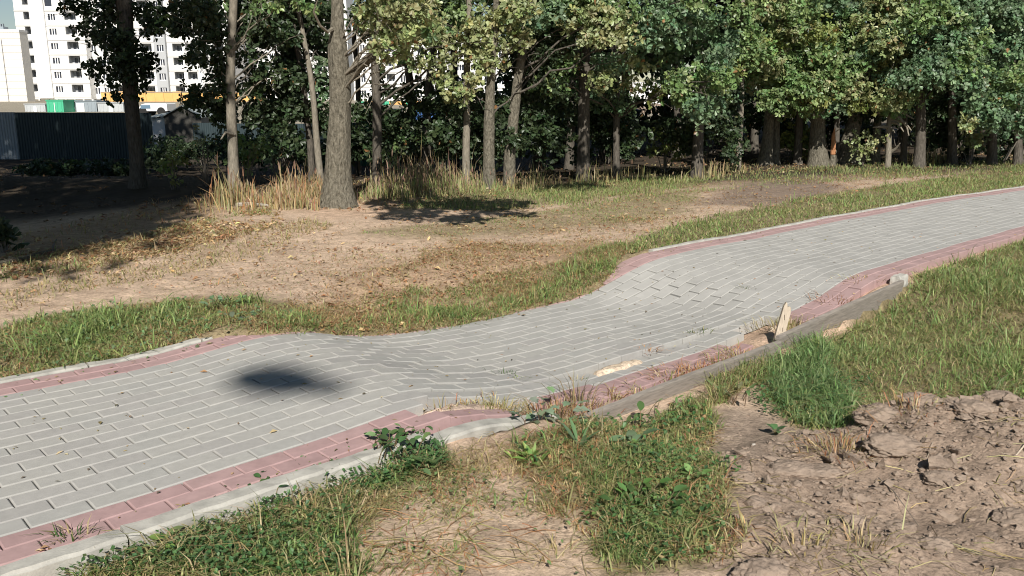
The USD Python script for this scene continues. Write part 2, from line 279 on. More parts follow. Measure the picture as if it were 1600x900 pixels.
for r in range(19):
    tc = T0 + 0.05 + r * ROWW
    red = r < 2 or r > 16
    for k in range(-4, 112):
        sc = (k + (0.5 if r % 2 else 0.0)) * PIT + 0.055
        if sc > 20: continue
        jt = prs.normal(size=5)
        if r in (16,) and 2.14 < sc < 2.62: continue
        if r == 17 and 2.12 < sc < 2.85: continue
        if r == 18 and 2.55 < sc < 2.95: continue
        if r == 15 and 3.42 < sc < 3.95: continue
        if r in (17, 18) and 4.55 < sc < 5.25: continue
        if r == 16 and 4.85 < sc < 5.15: continue
        extra = -float(0.013 * near_drop(sc) + 0.022 * win(sc, 3.2, 3.45, 4.3, 5.2)) if r >= 15 else 0.0
        nd = 1 + 1.0 * float(win(sc, 2.0, 2.4, 3.2, 4.4)) + (1.0 if r > 14 and 2.2 < sc < 5.5 else 0)
        c = xy(sc, tc); z = float(D(sc, tc)) + extra + 0.0012 * nd * jt[0]
        e = 0.09
        c1 = xy(sc + e, tc); c0 = xy(sc - e, tc); z1, z0 = float(D(sc + e, tc)), float(D(sc - e, tc))
        ex = np.array([c1[0] - c0[0], c1[1] - c0[1], z1 - z0 + 0.0008 * nd * jt[1]]); ex /= np.linalg.norm(ex)
        ey = np.array([-ex[1], ex[0], 0.0]); ey /= np.linalg.norm(ey)
        dz = float(D(sc, tc + 0.04) - D(sc, tc - 0.04)) / 0.08
        ey = ey + np.array([0, 0, -dz + 0.008 * nd * jt[2] * 0.5]); ey -= ex * (ey @ ex); ey /= np.linalg.norm(ey)
        ez = np.cross(ex, ey)
        v, f = paver_geo(PIT - 0.0045, ROWW - 0.0045)
        yaw = 0.004 * nd * jt[3]
        v[:, :2] = v[:, :2] @ np.array([[math.cos(yaw), math.sin(yaw)], [-math.sin(yaw), math.cos(yaw)]])
        w = np.array([c[0], c[1], z]) + v[:, :1] * ex + v[:, 1:2] * ey + v[:, 2:] * ez
        # how large it shows
        dep = w[0, 1] * math.cos(PITCH) + (w[0, 2] - CAM_H) * -math.sin(PITCH)
        pxx = 800 + FPX * c[0] / max(dep, 0.1)
        hid = (not (-30 < pxx < 1630)) or dep < 2.0 or (r < 2 and 2.2 < sc < 5.6)
        items.append((dep if not hid else 99, red, w, f, int(abs(jt[4]) * 7)))
items.sort(key=lambda q: q[0])
for dep, red, w, f, v in items[:300]:
    obj('paver', (w, f), f'paver_red_{v % 3}' if red else f'paver_grey_{v % 5}', pathx)
rest = {}
for dep, red, w, f, v in items[300:]:
    rest.setdefault((red, v % 5 if not red else v % 3), []).append((w, f))
greys = [x for k, l in rest.items() if not k[0] for x in l]; reds = [x for k, l in rest.items() if k[0] for x in l]
mat('paver_grey_far', (0.37, 0.36, 0.337), 0.88, 0.12, 4.0, 0.3, 200.0, 0.25, bdist=0.003, detail=9.0)
mat('paver_red_far', (0.375, 0.257, 0.247), 0.88, 0.13, 4.0, 0.3, 200.0, 0.25, bdist=0.003, detail=9.0)
tag(obj('distant_grey_pavers', join(greys), 'paver_grey_far', pathx), 'smaller grey pavers further along the path', kind='stuff')
tag(obj('distant_red_pavers', join(reds), 'paver_red_far', pathx), 'red edging pavers further along the path', kind='stuff')
def along(s0, s1, tc, w, h, ztop, n=6, tilt=0.0, rough=0.004, seed=0):
    """a long concrete or timber piece following the path edge"""
    L = s1 - s0; m = trimesh.creation.box((L, w, h)); m = m.subdivide().subdivide().subdivide().subdivide()
    v = np.array(m.vertices); u = v[:, 0] / L + 0.5
    c = xy(s0 + u * L, np.full(len(u), tc)).T
    q = v.copy(); q[:, 1:] -= 0
    rr = min(w, h) * 0.16                                          # worn edges
    ey = np.clip(np.abs(v[:, 1]) / (w / 2), 0, 1); ezz = np.clip(v[:, 2] / (h / 2), 0, 1)
    yoff = v[:, 1] * (1 - 0.16 * (ezz > 0.99)); zoff = v[:, 2] - rr * (ey > 0.99) * (ezz > 0.99) * 0.6
    yo = yoff * math.cos(tilt) - zoff * math.sin(tilt); zo = yoff * math.sin(tilt) + zoff * math.cos(tilt)
    out = np.stack([c[:, 0] + PN[0] * yo, c[:, 1] + PN[1] * yo, ztop(s0 + u * L) - h / 2 + zo], 1)
    out += rough * 2 * (np.stack([meshkit.fbm(out * 14 + k * 9 + seed, 3, k) for k in range(3)], 1) - 0.5)
    return trimesh.Trimesh(out, m.faces, process=False)
k = 0
for s0 in np.arange(-0.6, 1.95, 0.62):
    obj('curb_stone', along(s0, min(s0 + 0.612, 2.02), T0 - 0.045, 0.07, 0.16, lambda s: 0.008 + 0 * s + D(s, T0), rough=0.007, seed=k), 'curb_stone' if False else 'curb_look', pathx, smooth=35); k += 1
for s0 in np.arange(6.02, 19.4, 0.8):
    obj('curb_stone', along(s0, s0 + 0.79, T0 - 0.04, 0.055, 0.16, lambda s: 0.006 + D(s, T0), rough=0.007, seed=k), 'curb_look', pathx, smooth=35); k += 1
for s0, s1, dz, tl in ((-0.7, 0.02, 0, 0.02), (0.03, 0.77, 0, 0.0), (0.78, 1.5, 0.004, -0.02), (1.51, 2.0, -0.006, 0.03), (2.01, 2.75, -0.03, -0.06)):
    obj('curb_stone', along(s0, s1, -2.735, 0.085, 0.17, (lambda dz: lambda s: 0.012 + dz + 0.2 * D(s, -2.75) - 0.05 * sst(2.2, 2.75, s))(dz), tilt=tl, rough=0.007, seed=k), 'curb_look', pathx, smooth=35); k += 1
cs = tag(obj('curb_stone', along(6.44, 6.58, -2.71, 0.08, 0.2, lambda s: 0.058 + 0 * s, tilt=0.12, rough=0.02, seed=k), 'curb_look', pathx, smooth=35), 'broken white end of a kerb stone sticking up beside the board'); k += 1
# the boards and the stake that hold the broken edge
b1 = along(2.62, 4.62, -2.625, 0.028, 0.15, lambda s: np.interp(s, [2.6, 2.93, 3.64, 4.55], [-0.105, -0.093, -0.076, -0.070]), tilt=-0.12, rough=0.004, seed=3)
tag(obj('plank', b1, 'grey_wood', smooth=30), 'long weathered grey plank on edge along the path, left of the pointed stake', 'plank')
b2 = along(4.66, 6.42, -2.665, 0.028, 0.16, lambda s: np.interp(s, [4.6, 5.33, 6.19, 6.5], [-0.06, -0.012, 0.036, 0.05]), tilt=-0.16, rough=0.004, seed=8)
tag(obj('plank', b2, 'grey_wood', smooth=30), 'weathered grey plank on edge from the stake to the broken kerb end', 'plank')
base = P(1208, 548, -0.17); base = np.array([base[0], base[1], -0.24]); tip = Q(1232, 473, base[1] + 0.06)
ax = tip - base; Ls = np.linalg.norm(ax); ez = ax / Ls; ex = np.cross([0, -1.0, 0.1], ez); ex /= np.linalg.norm(ex); ey = np.cross(ez, ex)
w_, d_ = 0.027, 0.013
prof = [(-1, 0), (-0.98, 0.86), (-0.75, 0.93), (-0.35, 0.945), (0.1, 0.925), (0.35, 0.985), (0.62, 1.0), (0.95, 0.93), (1.05, 0.6), (1.02, 0)]
sv = [(p * w_, 0, q * Ls) for p, q in prof]
pg = Polygon([(p * w_, q * Ls) for p, q in prof]); sm = trimesh.creation.extrude_polygon(pg, 2 * d_, engine='earcut')
v = np.array(sm.vertices); sm.vertices = base + np.outer(v[:, 0], ex) + np.outer(v[:, 1], ez) + np.outer(v[:, 2] - d_, ey)
stk = thing('stake', 'short pale pointed wooden stake with a split top in front of the planks', 'stake')
obj('shaft', sm, 'pale_wood', stk)
kn = [(-0.005, 0.55, 0.012, 0.002), (0.004, 0.75, 0.016, 0.0022), (-0.012, 0.35, 0.004, 0.004), (0.006, 0.22, 0.004, 0.003)]
mat('crack', (0.12, 0.09, 0.06), 0.9)
for a, q, ln, wd in kn:
    c = base + ex * a + ez * q * Ls - ey * (d_ + 0.0012) * (1 if (ey @ np.array([0, -1, 0])) < 0 else -1)
    obj('crack', tube([c - ez * ln - ex * ln * 0.25, c + ez * ln + ex * ln * 0.25], [wd, wd], 5), 'crack', stk)

# ---------------------------------------------------------------- grass, weeds and litter
def tints(base_cols, n, r, jitter=0.2):
    c = np.asarray(base_cols)[r.integers(0, len(base_cols), n)] * (1 + jitter * r.normal(size=(n, 1)).clip(-2, 2)) * (1 + 0.06 * r.normal(size=(n, 3)))
    return np.clip(c, 0.01, 0.8)
def blades(x, y, h, w, lean, col, r, z=None, az=None, curl=0.6):
    n = len(x); z = H(x, y) if z is None else z
    az = r.uniform(0, 2 * np.pi, n) if az is None else az
    dx, dy = np.cos(az), np.sin(az); face = az + np.pi / 2 + r.normal(0, 0.5, n)
    px_, py_ = np.cos(face) * w / 2, np.sin(face) * w / 2
    b = np.stack([x, y, z - 0.006], 1); d = np.stack([dx, dy, 0 * dx], 1)
    m = b + d * (lean * h * 0.35)[:, None] + np.array([0, 0, 1.0]) * (h * 0.62)[:, None]
    hz = h * np.clip(1 - curl * lean * r.uniform(0.2, 1, n), 0.08, 1)
    tp = b + d * (lean * h * 1.0)[:, None]; tp[:, 2] = b[:, 2] + hz
    m[:, 2] = np.minimum(m[:, 2], b[:, 2] + np.maximum(hz * 0.9, h * 0.35))
    o = np.stack([px_, py_, 0 * px_], 1)
    V = np.stack([b - o, b + o, m - o * 0.8, m + o * 0.8, tp], 1).reshape(-1, 3)
    k = np.arange(n)[:, None] * 5
    F = np.concatenate([k + np.array([[0, 1, 3]]), k + np.array([[0, 3, 2]]), k + np.array([[2, 3, 4]])])
    return V, F, np.repeat(col, 5, 0)
def scatter(pg, n, r, clump=2.0, thr=0.0, sharp=0.25, seed=0, jit=0.24):
    b = pg.bounds; X_, Y_ = [], []; got = 0
    while got < n:
        x, y = r.uniform(b[0], b[2], 4 * n + 50), r.uniform(b[1], b[3], 4 * n + 50)
        xx_, yy_ = x + jit * 2 * fb(x, y, 2.5, 2, seed), y + jit * 2 * fb(x, y, 2.5, 2, seed + 5)
        keep = shapely.contains_xy(pg, xx_, yy_)
        keep &= r.random(len(x)) < sst(thr - sharp, thr + sharp, fb(x, y, clump, 3, seed + 9))
        X_.append(x[keep]); Y_.append(y[keep]); got += keep.sum()
    return np.concatenate(X_)[:n], np.concatenate(Y_)[:n]
def mergec(l):
    v, f = join([(a, b) for a, b, c in l]); return v, f, np.vstack([c for a, b, c in l])
GREEN = [(0.19, 0.265, 0.085), (0.24, 0.31, 0.11), (0.145, 0.215, 0.068), (0.295, 0.32, 0.13)]
DEEP = [(0.06, 0.12, 0.03), (0.08, 0.14, 0.04), (0.05, 0.10, 0.03)]
DRY = [(0.40, 0.33, 0.18), (0.46, 0.38, 0.22), (0.34, 0.27, 0.14), (0.30, 0.25, 0.11)]
RUST = [(0.38, 0.20, 0.10), (0.33, 0.17, 0.09), (0.42, 0.26, 0.14)]
OLIVE = [(0.29, 0.275, 0.125), (0.34, 0.31, 0.15), (0.24, 0.24, 0.10)]
def grass_object(name, label, layers, seed, look='grass_look'):
    r = np.random.default_rng(seed); out = []
    for (pg, n, cols, h, w, lean, clump, thr) in layers:
        x, y = scatter(pg, n, r, clump, thr, seed=seed * 3 + len(out))
        s, t = st(x, y); ok = (t < T0 - 0.08 + 0.34 * win(s, 1.8, 2.3, 5.0, 5.8)) | (t > -2.635 - 0.11 * sst(6.5, 6.9, s))
        x, y = x[ok], y[ok]; m = len(x)
        hv = h * np.exp(0.35 * r.normal(size=m)) * (1 + 0.9 * fb(x, y, 1.8, 2, seed)).clip(0.35, 1.8)
        out.append(blades(x, y, hv, w * (0.7 + 0.6 * r.random(m)), np.abs(r.normal(lean * 1.25, 0.45, m)).clip(0.05, 2.0), tints(cols, m, r), r))
    v, f, c = mergec(out)
    return tag(obj(name, (v, f), look, tint=c), label, 'grass', kind='stuff')
near_far = poly([(-60, 640), (-60, 540), (0, 512), (120, 482), (300, 466), (480, 466), (480, 530), (340, 540)])
mid_far = poly([(480, 535), (470, 466), (560, 470), (620, 452), (720, 462), (800, 448), (880, 402), (960, 380), (1040, 398), (880, 476), (700, 518)])
right_far = poly([(900, 440), (880, 402), (1000, 370), (1100, 338), (1300, 300), (1640, 252), (1700, 300), (1200, 368), (1040, 400)])
def st_poly(pts): return Polygon([xy(np.float64(a), np.float64(b)) for a, b in pts])
lip = st_poly([(1.9, -4.78), (2.3, -4.44), (3.0, -4.36), (4.0, -4.40), (5.0, -4.46), (5.8, -4.66), (6.1, -4.8), (6.1, -5.3), (4.5, -5.35), (3.0, -5.3), (1.9, -5.2)])
grass_object('verge_grass', 'green and straw coloured grass growing along the far kerb of the path', [
    (near_far, 10500, GREEN + OLIVE, 0.034, 0.006, 1.0, 2.5, 0.05), (near_far, 9500, DRY + OLIVE + RUST, 0.032, 0.005, 1.15, 3.0, -0.02), (near_far, 3000, GREEN, 0.075, 0.007, 0.9, 1.9, 0.13),
    (lip, 8500, OLIVE + DRY + RUST, 0.032, 0.005, 1.2, 2.2, -0.06), (lip, 5500, GREEN + OLIVE, 0.04, 0.006, 1.0, 1.8, 0.05), (mid_far, 5500, GREEN + OLIVE, 0.036, 0.006, 0.9, 2.0, 0.06), (mid_far, 8000, DRY + RUST, 0.034, 0.005, 1.1, 2.0, -0.03), (mid_far, 2200, GREEN, 0.07, 0.007, 0.8, 1.7, 0.17),
    (right_far, 16000, GREEN + GREEN + OLIVE, 0.045, 0.008, 0.9, 1.2, -0.02), (right_far, 9000, DRY + OLIVE, 0.04, 0.007, 1.1, 1.5, -0.02), (right_far, 4200, GREEN, 0.08, 0.009, 0.8, 1.3, 0.1)], 21)
edge_grass = poly([(820, 305), (900, 280), (1100, 268), (1300, 258), (1640, 246), (1640, 262), (1300, 285), (1060, 300), (900, 325)])
floor_left = poly([(-40, 470), (100, 420), (300, 372), (480, 340), (520, 350), (400, 400), (200, 440), (0, 490)])
grass_object('thin_grass', 'thin short grass scattered over the trodden earth below the trees', [
    (z_mid, 5000, OLIVE + GREEN, 0.03, 0.006, 0.9, 1.5, 0.0), (z_brown, 12000, RUST + DRY + OLIVE, 0.032, 0.006, 1.2, 1.6, -0.03), (poly([(-20, 490), (0, 410), (300, 360), (520, 345), (760, 345), (900, 345), (1040, 330), (900, 395), (700, 450), (480, 470), (250, 470), (60, 495)]), 7000, OLIVE + RUST + [(0.2, 0.15, 0.08)], 0.022, 0.007, 1.4, 1.3, 0.09), (edge_grass, 9000, GREEN + OLIVE, 0.07, 0.009, 0.7, 0.8, -0.02),
    (floor_left, 2500, OLIVE + DRY, 0.05, 0.007, 0.9, 1.5, 0.02), (z_edge, 5000, DRY + RUST + OLIVE, 0.07, 0.008, 0.9, 1.0, 0.0),
    (poly([(560, 470), (300, 440), (500, 400), (760, 380), (900, 345), (1080, 320), (1300, 305), (1000, 372), (800, 440)]), 3500, RUST + DRY + OLIVE, 0.028, 0.006, 1.1, 1.2, 0.05)], 22)
lawn_lo = poly([(1195, 585), (1280, 520), (1330, 600), (1335, 668), (1255, 650), (1215, 625)], -0.12)
edge_green = poly([(620, 322), (700, 302), (800, 290), (900, 284), (1060, 272), (1110, 284), (960, 306), (800, 326)])
band0 = poly([(-20, 440), (0, 400), (200, 372), (330, 338), (430, 325), (430, 352), (300, 388), (100, 425)])
grass_object('edge_grass', 'low green grass along the feet of the trees right of the biggest trunk', [(edge_green, 7000, GREEN + OLIVE, 0.055, 0.008, 0.8, 1.2, -0.02), (band0, 3000, DRY + RUST + OLIVE, 0.06, 0.007, 1.2, 1.3, 0.0), (band0, 900, GREEN + OLIVE, 0.06, 0.008, 0.9, 1.3, 0.1)], 25)
grass_object('lawn_grass', 'thick green grass covering the ground right of the plank, above the dug earth', [
    (z_lawn, 19000, GREEN + OLIVE, 0.045, 0.0058, 1.0, 1.8, -0.06), (z_lawn, 12000, DRY + OLIVE, 0.04, 0.0045, 1.15, 2.2, -0.02), (z_lawn, 5000, GREEN + [(0.22, 0.29, 0.12)], 0.085, 0.0065, 0.9, 1.6, 0.08),
    (lawn_lo, 3800, [(0.14, 0.23, 0.08), (0.18, 0.265, 0.10), (0.23, 0.29, 0.13)], 0.085, 0.006, 0.9, 2.0, -0.05)], 23)
cent2 = poly([(930, 720), (1040, 700), (1110, 760), (1120, 850), (1060, 900), (960, 890), (930, 820)], -0.08)
grass_object('foreground_grass', 'mixed green and dry grass in the foreground below the kerb and planks', [
    (z_left, 8000, DEEP + GREEN, 0.05, 0.005, 0.8, 4.0, -0.05), (z_left, 6500, DRY + OLIVE + DRY, 0.06, 0.0045, 1.1, 4.0, -0.02), (z_cent, 8500, GREEN + OLIVE, 0.045, 0.0046, 0.8, 3.0, -0.04), (cent2, 6500, GREEN + OLIVE + DEEP, 0.045, 0.004, 0.9, 3.0, 0.0),
    (z_cent, 7000, DRY + RUST + OLIVE, 0.05, 0.0045, 1.0, 3.0, 0.0), (z_straw, 2600, OLIVE + GREEN + RUST + DRY, 0.03, 0.004, 1.2, 3.0, 0.08), (z_curbsand, 500, DRY, 0.04, 0.004, 1.2, 3.0, 0.05),
    (poly([(1085, 640), (1110, 590), (1190, 550), (1230, 545), (1200, 600), (1130, 630)], -0.15), 1500, GREEN + OLIVE + DRY, 0.075, 0.005, 0.8, 3.0, 0.0)], 24)
# straw and dead stems lying flat
def stems(name, label, spec, seed, catg='straw'):
    r = np.random.default_rng(seed); parts, cols = [], []
    for (pg, n, L0, rad, colset, lift) in spec:
        x, y = scatter(pg, n, r, 2.0, -0.02, seed=seed)
        for i in range(n):
            L = L0 * math.exp(0.5 * r.normal()); a = r.uniform(0, 2 * np.pi); m = 4
            u = np.linspace(-0.5, 0.5, m); bx = x[i] + u * L * math.cos(a) + 0.1 * L * u * u * r.normal(); by = y[i] + u * L * math.sin(a) + 0.25 * L * u * u * r.normal() * 2
            bz = H(bx, by); bz = np.maximum(bz, np.linspace(bz[0], bz[-1], m)) + rad + lift * r.random() * (0.5 - np.abs(u)) * L
            v, f = tube(np.stack([bx, by, bz], 1), np.array([1, 1, 0.9, 0.5]) * rad, 3, cap=False)
            parts.append((v, f)); cols.append(np.repeat(tints(colset, 1, r), len(v), 0))
    v, f = join(parts); return tag(obj(name, (v, f), 'dry_look', tint=np.vstack(cols)), label, catg, kind='stuff')
stems('dry_straw', 'dry straw and dead stems lying on the foreground earth', [(PLOUGH, 220, 0.10, 0.0016, DRY, 0.15), (z_straw, 170, 0.10, 0.0014, DRY + RUST, 0.2), (z_cent, 90, 0.12, 0.0015, DRY, 0.25), (z_left, 60, 0.12, 0.0015, DRY, 0.3), (z_curbsand, 40, 0.09, 0.0015, DRY, 0.1)], 31)
# fallen leaves
def flat_leaves(spec, name, label, seed):
    r = np.random.default_rng(seed); Vs, Fs, Cs, o = [], [], [], 0
    for pg, n, L0, colset in spec:
        x, y = scatter(pg, n, r, 1.5, 0.0, seed=seed + 3)
        L = L0 * (0.6 + 0.7 * r.random(n)); a = r.uniform(0, 2 * np.pi, n); W = L * r.uniform(0.35, 0.6, n)
        z = H(x, y) + 0.008 + 0.012 * r.random(n)
        d = np.stack([np.cos(a), np.sin(a), r.normal(0, 0.25, n)], 1); q = np.stack([-np.sin(a), np.cos(a), r.normal(0, 0.25, n)], 1)
        c = np.stack([x, y, z], 1); up = np.array([0, 0, 1.0]); cu = (L * r.uniform(0.05, 0.35, n))[:, None]
        V = np.stack([c - d * L[:, None] / 2, c + q * W[:, None] / 2 + up * cu - d * 0.05 * L[:, None], c + q * W[:, None] * 0.45 + up * cu * 0.7 + d * L[:, None] * 0.25, c + d * L[:, None] / 2 + up * cu * 0.4, c - q * W[:, None] * 0.45 + up * cu * 0.6 + d * L[:, None] * 0.25, c - q * W[:, None] / 2 + up * cu - d * 0.05 * L[:, None]], 1).reshape(-1, 3)
        k = np.arange(n)[:, None] * 6 + o
        Fs.append(np.concatenate([k + np.array([t]) for t in ([0, 3, 2], [0, 2, 1], [0, 4, 3], [0, 5, 4])])); Vs.append(V); Cs.append(np.repeat(tints(colset, n, r), 6, 0)); o += 6 * n
    return tag(obj(name, (np.vstack(Vs), np.vstack(Fs)), 'dry_look', tint=np.vstack(Cs)), label, 'leaves', kind='stuff')
BROWN = [(0.34, 0.20, 0.10), (0.42, 0.28, 0.15), (0.27, 0.15, 0.08), (0.48, 0.36, 0.2)]
wide = poly([(0, 480), (0, 400), (300, 350), (520, 335), (700, 330), (900, 310), (1100, 285), (1600, 250), (1600, 275), (1100, 335), (900, 395), (700, 460), (400, 470)])
forest_pg = Polygon([(-16, 8), (-6, 9.5), (-3.5, 11.5), (0, 13), (6, 16), (14, 20), (24, 26), (20, 34), (-22, 34)])
sandbase = poly([(480, 335), (500, 318), (560, 314), (610, 322), (590, 336), (540, 342)])
edge_green = poly([(620, 322), (700, 302), (800, 290), (900, 284), (1060, 272), (1110, 284), (960, 306), (800, 326)])
band = poly([(-20, 440), (0, 400), (200, 372), (330, 338), (430, 325), (430, 352), (300, 388), (100, 425)])
flat_leaves([(wide, 9000, 0.02, BROWN + [(0.2, 0.14, 0.08), (0.24, 0.2, 0.1)]), (band, 1500, 0.05, BROWN + [(0.5, 0.40, 0.24)]), (wide, 1500, 0.045, BROWN), (z_brown, 420, 0.035, BROWN + RUST), (z_edge, 2600, 0.06, BROWN + [(0.5, 0.42, 0.25)]), (forest_pg, 3500, 0.08, [(0.16, 0.10, 0.06), (0.2, 0.13, 0.07), (0.12, 0.08, 0.05)]), (z_cent, 90, 0.04, BROWN), (poly([(380, 505), (500, 522), (640, 522), (740, 505), (900, 470), (860, 450), (700, 480), (560, 490)]), 260, 0.035, RUST + BROWN)],  # leaves on the wood floor coloured darker to carry its shade
            'fallen_leaves', 'brown and tan fallen oak leaves littering the earth under the trees', 41)
# tall dry grass round the trees
def tall(spec, name, label, seed):
    r = np.random.default_rng(seed); out = []
    for pg, n, h0, cols, w in spec:
        x, y = scatter(pg, n, r, 1.6, 0.0, seed=seed, jit=0.5)
        edge = shapely.distance(shapely.points(x, y), pg.exterior)
        h = h0 * np.exp(0.3 * r.normal(size=n)) * (1 + 1.2 * fb(x, y, 1.5, 2, seed)).clip(0.4, 1.7) * (0.45 + 0.55 * sst(0, 0.45, edge))
        out.append(blades(x, y, h, w * (0.6 + r.random(n)), np.abs(r.normal(0.26, 0.24, n)), tints(cols, n, r), r, curl=0.3))
        k = r.random(n) < 0.25                                       # seed heads
        hz = H(x[k], y[k]) + h[k] * 0.8
        out.append(blades(x[k], y[k], h[k] * 0.28, np.full(k.sum(), 0.016), np.abs(r.normal(0.2, 0.1, k.sum())), tints([(0.26, 0.16, 0.11), (0.34, 0.26, 0.16)], k.sum(), r), r, z=hz))
    v, f, c = mergec(out); return tag(obj(name, (v, f), 'dry_look', tint=c), label, 'grass', kind='stuff')
reed1 = poly([(395, 318), (420, 300), (500, 290), (512, 300), (505, 325), (440, 330)]); reed2 = poly([(552, 315), (555, 295), (620, 285), (720, 280), (790, 290), (690, 305), (620, 318)])
reed3 = poly([(780, 296), (830, 283), (880, 285), (850, 300)]); reed0 = poly([(290, 335), (330, 310), (400, 300), (420, 322), (350, 335)])
tall([(reed1, 420, 0.38, DRY + RUST, 0.009), (reed2, 750, 0.38, DRY + [(0.30, 0.2, 0.15), (0.24, 0.16, 0.12)], 0.009), (reed1, 700, 0.24, OLIVE + DRY, 0.009), (reed2, 1500, 0.24, OLIVE + GREEN, 0.009), (reed3, 250, 0.3, DRY + OLIVE, 0.01), (reed0, 350, 0.35, DRY + RUST + OLIVE, 0.011),
      (poly([(1040, 282), (1080, 262), (1160, 262), (1180, 258), (1150, 272), (1080, 285)]), 200, 0.25, DRY + OLIVE, 0.013), (poly([(1410, 256), (1440, 246), (1480, 246), (1450, 260)]), 160, 0.5, DRY + OLIVE, 0.014), (poly([(880, 285), (950, 272), (1040, 270), (1000, 282), (920, 292)]), 160, 0.28, OLIVE + DRY, 0.011)],
     'tall_dry_grass', 'tall straw coloured grass standing around the tree bases', 51)

# single tufts on the paving and beside it
def tuft(px, py, n, h, spread, cols, label, lean=0.7, w=0.005, z=None, seed=0, look='dry_look', group=None):
    r = np.random.default_rng(1000 + seed); c = P(px, py, -0.06 if z is None else z)
    s, t = st(*c); zz0 = float(H(c[0], c[1]))
    if T0 < t < -2.68: zz0 = float(D(s, t)) - 0.012 - (0.03 if t > -3.2 and 2.2 < s < 5.4 else 0)
    x = r.normal(0, spread, n); y = r.normal(0, spread * 0.7, n)
    o = np.array([c[0], c[1], zz0])
    rad = np.hypot(x, y); az = np.arctan2(y, x) + r.normal(0, 0.5, n)
    v, f, cc = blades(x, y, h * np.exp(0.3 * r.normal(size=n)), np.full(n, w), np.abs(r.normal(lean, 0.3, n)) * np.clip(rad / spread, 0.3, 1.5), tints(cols, n, r), r, z=np.zeros(n), az=az)
    p = UsdGeom.Mesh(obj('grass_tuft', (v, f), look, tint=cc)); p.AddTranslateOp().Set(tuple(float(q) for q in o))
    return tag(p, label, 'grass tuft', group)
tuft(772, 632, 230, 0.055, 0.07, OLIVE + DRY, 'rounded olive yellow grass tuft in the broken paving beside the kerb', 0.6, seed=1)
tuft(905, 610, 60, 0.13, 0.05, [(0.12, 0.11, 0.06), (0.2, 0.17, 0.08), (0.33, 0.22, 0.12)], 'spiky dark tuft with long arching blades on the near red edging', 0.8, seed=2)
tuft(870, 622, 160, 0.06, 0.09, RUST + DRY, 'sprawling rusty dead tuft left of the spiky dark one', 1.2, seed=3)
tuft(957, 592, 60, 0.06, 0.04, RUST + DRY, 'small orange dry tuft at the edge of the red row', 0.8, seed=4)
tuft(1085, 556, 190, 0.05, 0.09, RUST, 'wide reddish brown dry clump lying over the red edging', 1.1, seed=5)
tuft(1120, 540, 90, 0.05, 0.07, RUST + OLIVE, 'brown grass between the red edging and the plank top', 1.1, seed=6)
tuft(1235, 497, 260, 0.07, 0.12, OLIVE + DRY, 'olive grass in the hollow behind the pointed stake', 0.8, seed=7)
tuft(1165, 535, 110, 0.05, 0.08, RUST + DRY, 'pinkish dry grass just left of the stake behind the plank', 1.0, seed=8)
tuft(1310, 470, 70, 0.05, 0.10, RUST, 'flat reddish dead grass on the red edging right of the stake', 1.3, seed=9)
tuft(120, 862, 55, 0.05, 0.035, DRY + DEEP, 'small dry tuft on the lower left red edging beside the kerb', 0.9, seed=10)
tuft(545, 905, 40, 0.10, 0.04, DRY, 'bent dry straws at the bottom edge of the picture', 0.9, seed=11)
tuft(1085, 500, 30, 0.035, 0.025, DEEP + OLIVE, 'tiny dark sprigs in the joint above the step in the paving', 0.7, seed=12, look='grass_look')
tuft(1105, 497, 26, 0.035, 0.02, DEEP + OLIVE, 'second tiny sprig right of the first in the stepped joint', 0.7, seed=13, look='grass_look')
tuft(1165, 452, 26, 0.035, 0.025, DEEP + OLIVE, 'small grey green sprig alone on the rising paving', 0.8, seed=14, look='grass_look')
tuft(808, 573, 60, 0.022, 0.025, GREEN, 'small flat green weed in a joint mid path', 1.0, seed=15, look='grass_look')
tuft(785, 566, 30, 0.04, 0.035, DEEP, 'thin dark sprigs left of the flat green weed', 0.8, seed=16, look='grass_look')
tuft(900, 566, 36, 0.03, 0.04, DEEP + DRY, 'straggly dark weed in a joint left of the sand filled gap', 1.0, seed=17, look='grass_look')
for q_, (a_, b_, n_, lab) in enumerate(((1000, 588, 70, 'dry wisps lying on the red edging left of the wide brown clump'), (1050, 566, 90, 'thin rusty grass at the left end of the wide brown clump'), (1150, 528, 80, 'short dry grass along the plank top left of the stake'), (930, 612, 80, 'rusty wisps right of the spiky dark tuft'), (840, 636, 110, 'dry tangle over the broken end of the kerb'), (1270, 490, 90, 'dry grass behind the plank just right of the stake'), (1345, 455, 60, 'dead grass on the red edging near the broken kerb end'), (690, 652, 50, 'leaf scraps along the red edging by the broken corner'))):
    tuft(a_, b_, n_, 0.05, 0.085, RUST + DRY + OLIVE, lab, 1.25, seed=60 + q_)
tuft(1010, 525, 40, 0.03, 0.05, RUST, 'scraps of dead grass lying in the sand filled gap', 1.4, seed=19)
tuft(725, 628, 130, 0.03, 0.07, RUST + DRY, 'dead leaves and grass caught in the corner of the broken paving', 1.4, seed=20)
tuft(1255, 875, 90, 0.045, 0.08, DRY, 'pale straw clump on the dug earth at the bottom right', 1.2, z=-0.05, seed=21)
tuft(1345, 870, 80, 0.05, 0.07, DRY, 'second pale straw clump right of the first on the dug earth', 1.2, z=-0.05, seed=22)
tuft(1315, 700, 150, 0.05, 0.09, RUST + DRY, 'rust coloured dry clump below the lush green grass corner', 1.1, z=-0.05, seed=23)
tuft(1430, 655, 120, 0.05, 0.12, RUST + DRY, 'dry brown roots spread over the big clod', 1.4, z=-0.03, seed=24)
tuft(870, 860, 50, 0.05, 0.05, DRY, 'fan of long dry straws right of the bottom centre', 1.0, z=-0.05, seed=25)
tuft(1062, 862, 12, 0.11, 0.03, [(0.26, 0.30, 0.10), (0.32, 0.33, 0.14)], 'long pale green blades arching beside the bare earth', 1.2, w=0.007, z=-0.05, seed=26, look='grass_look')

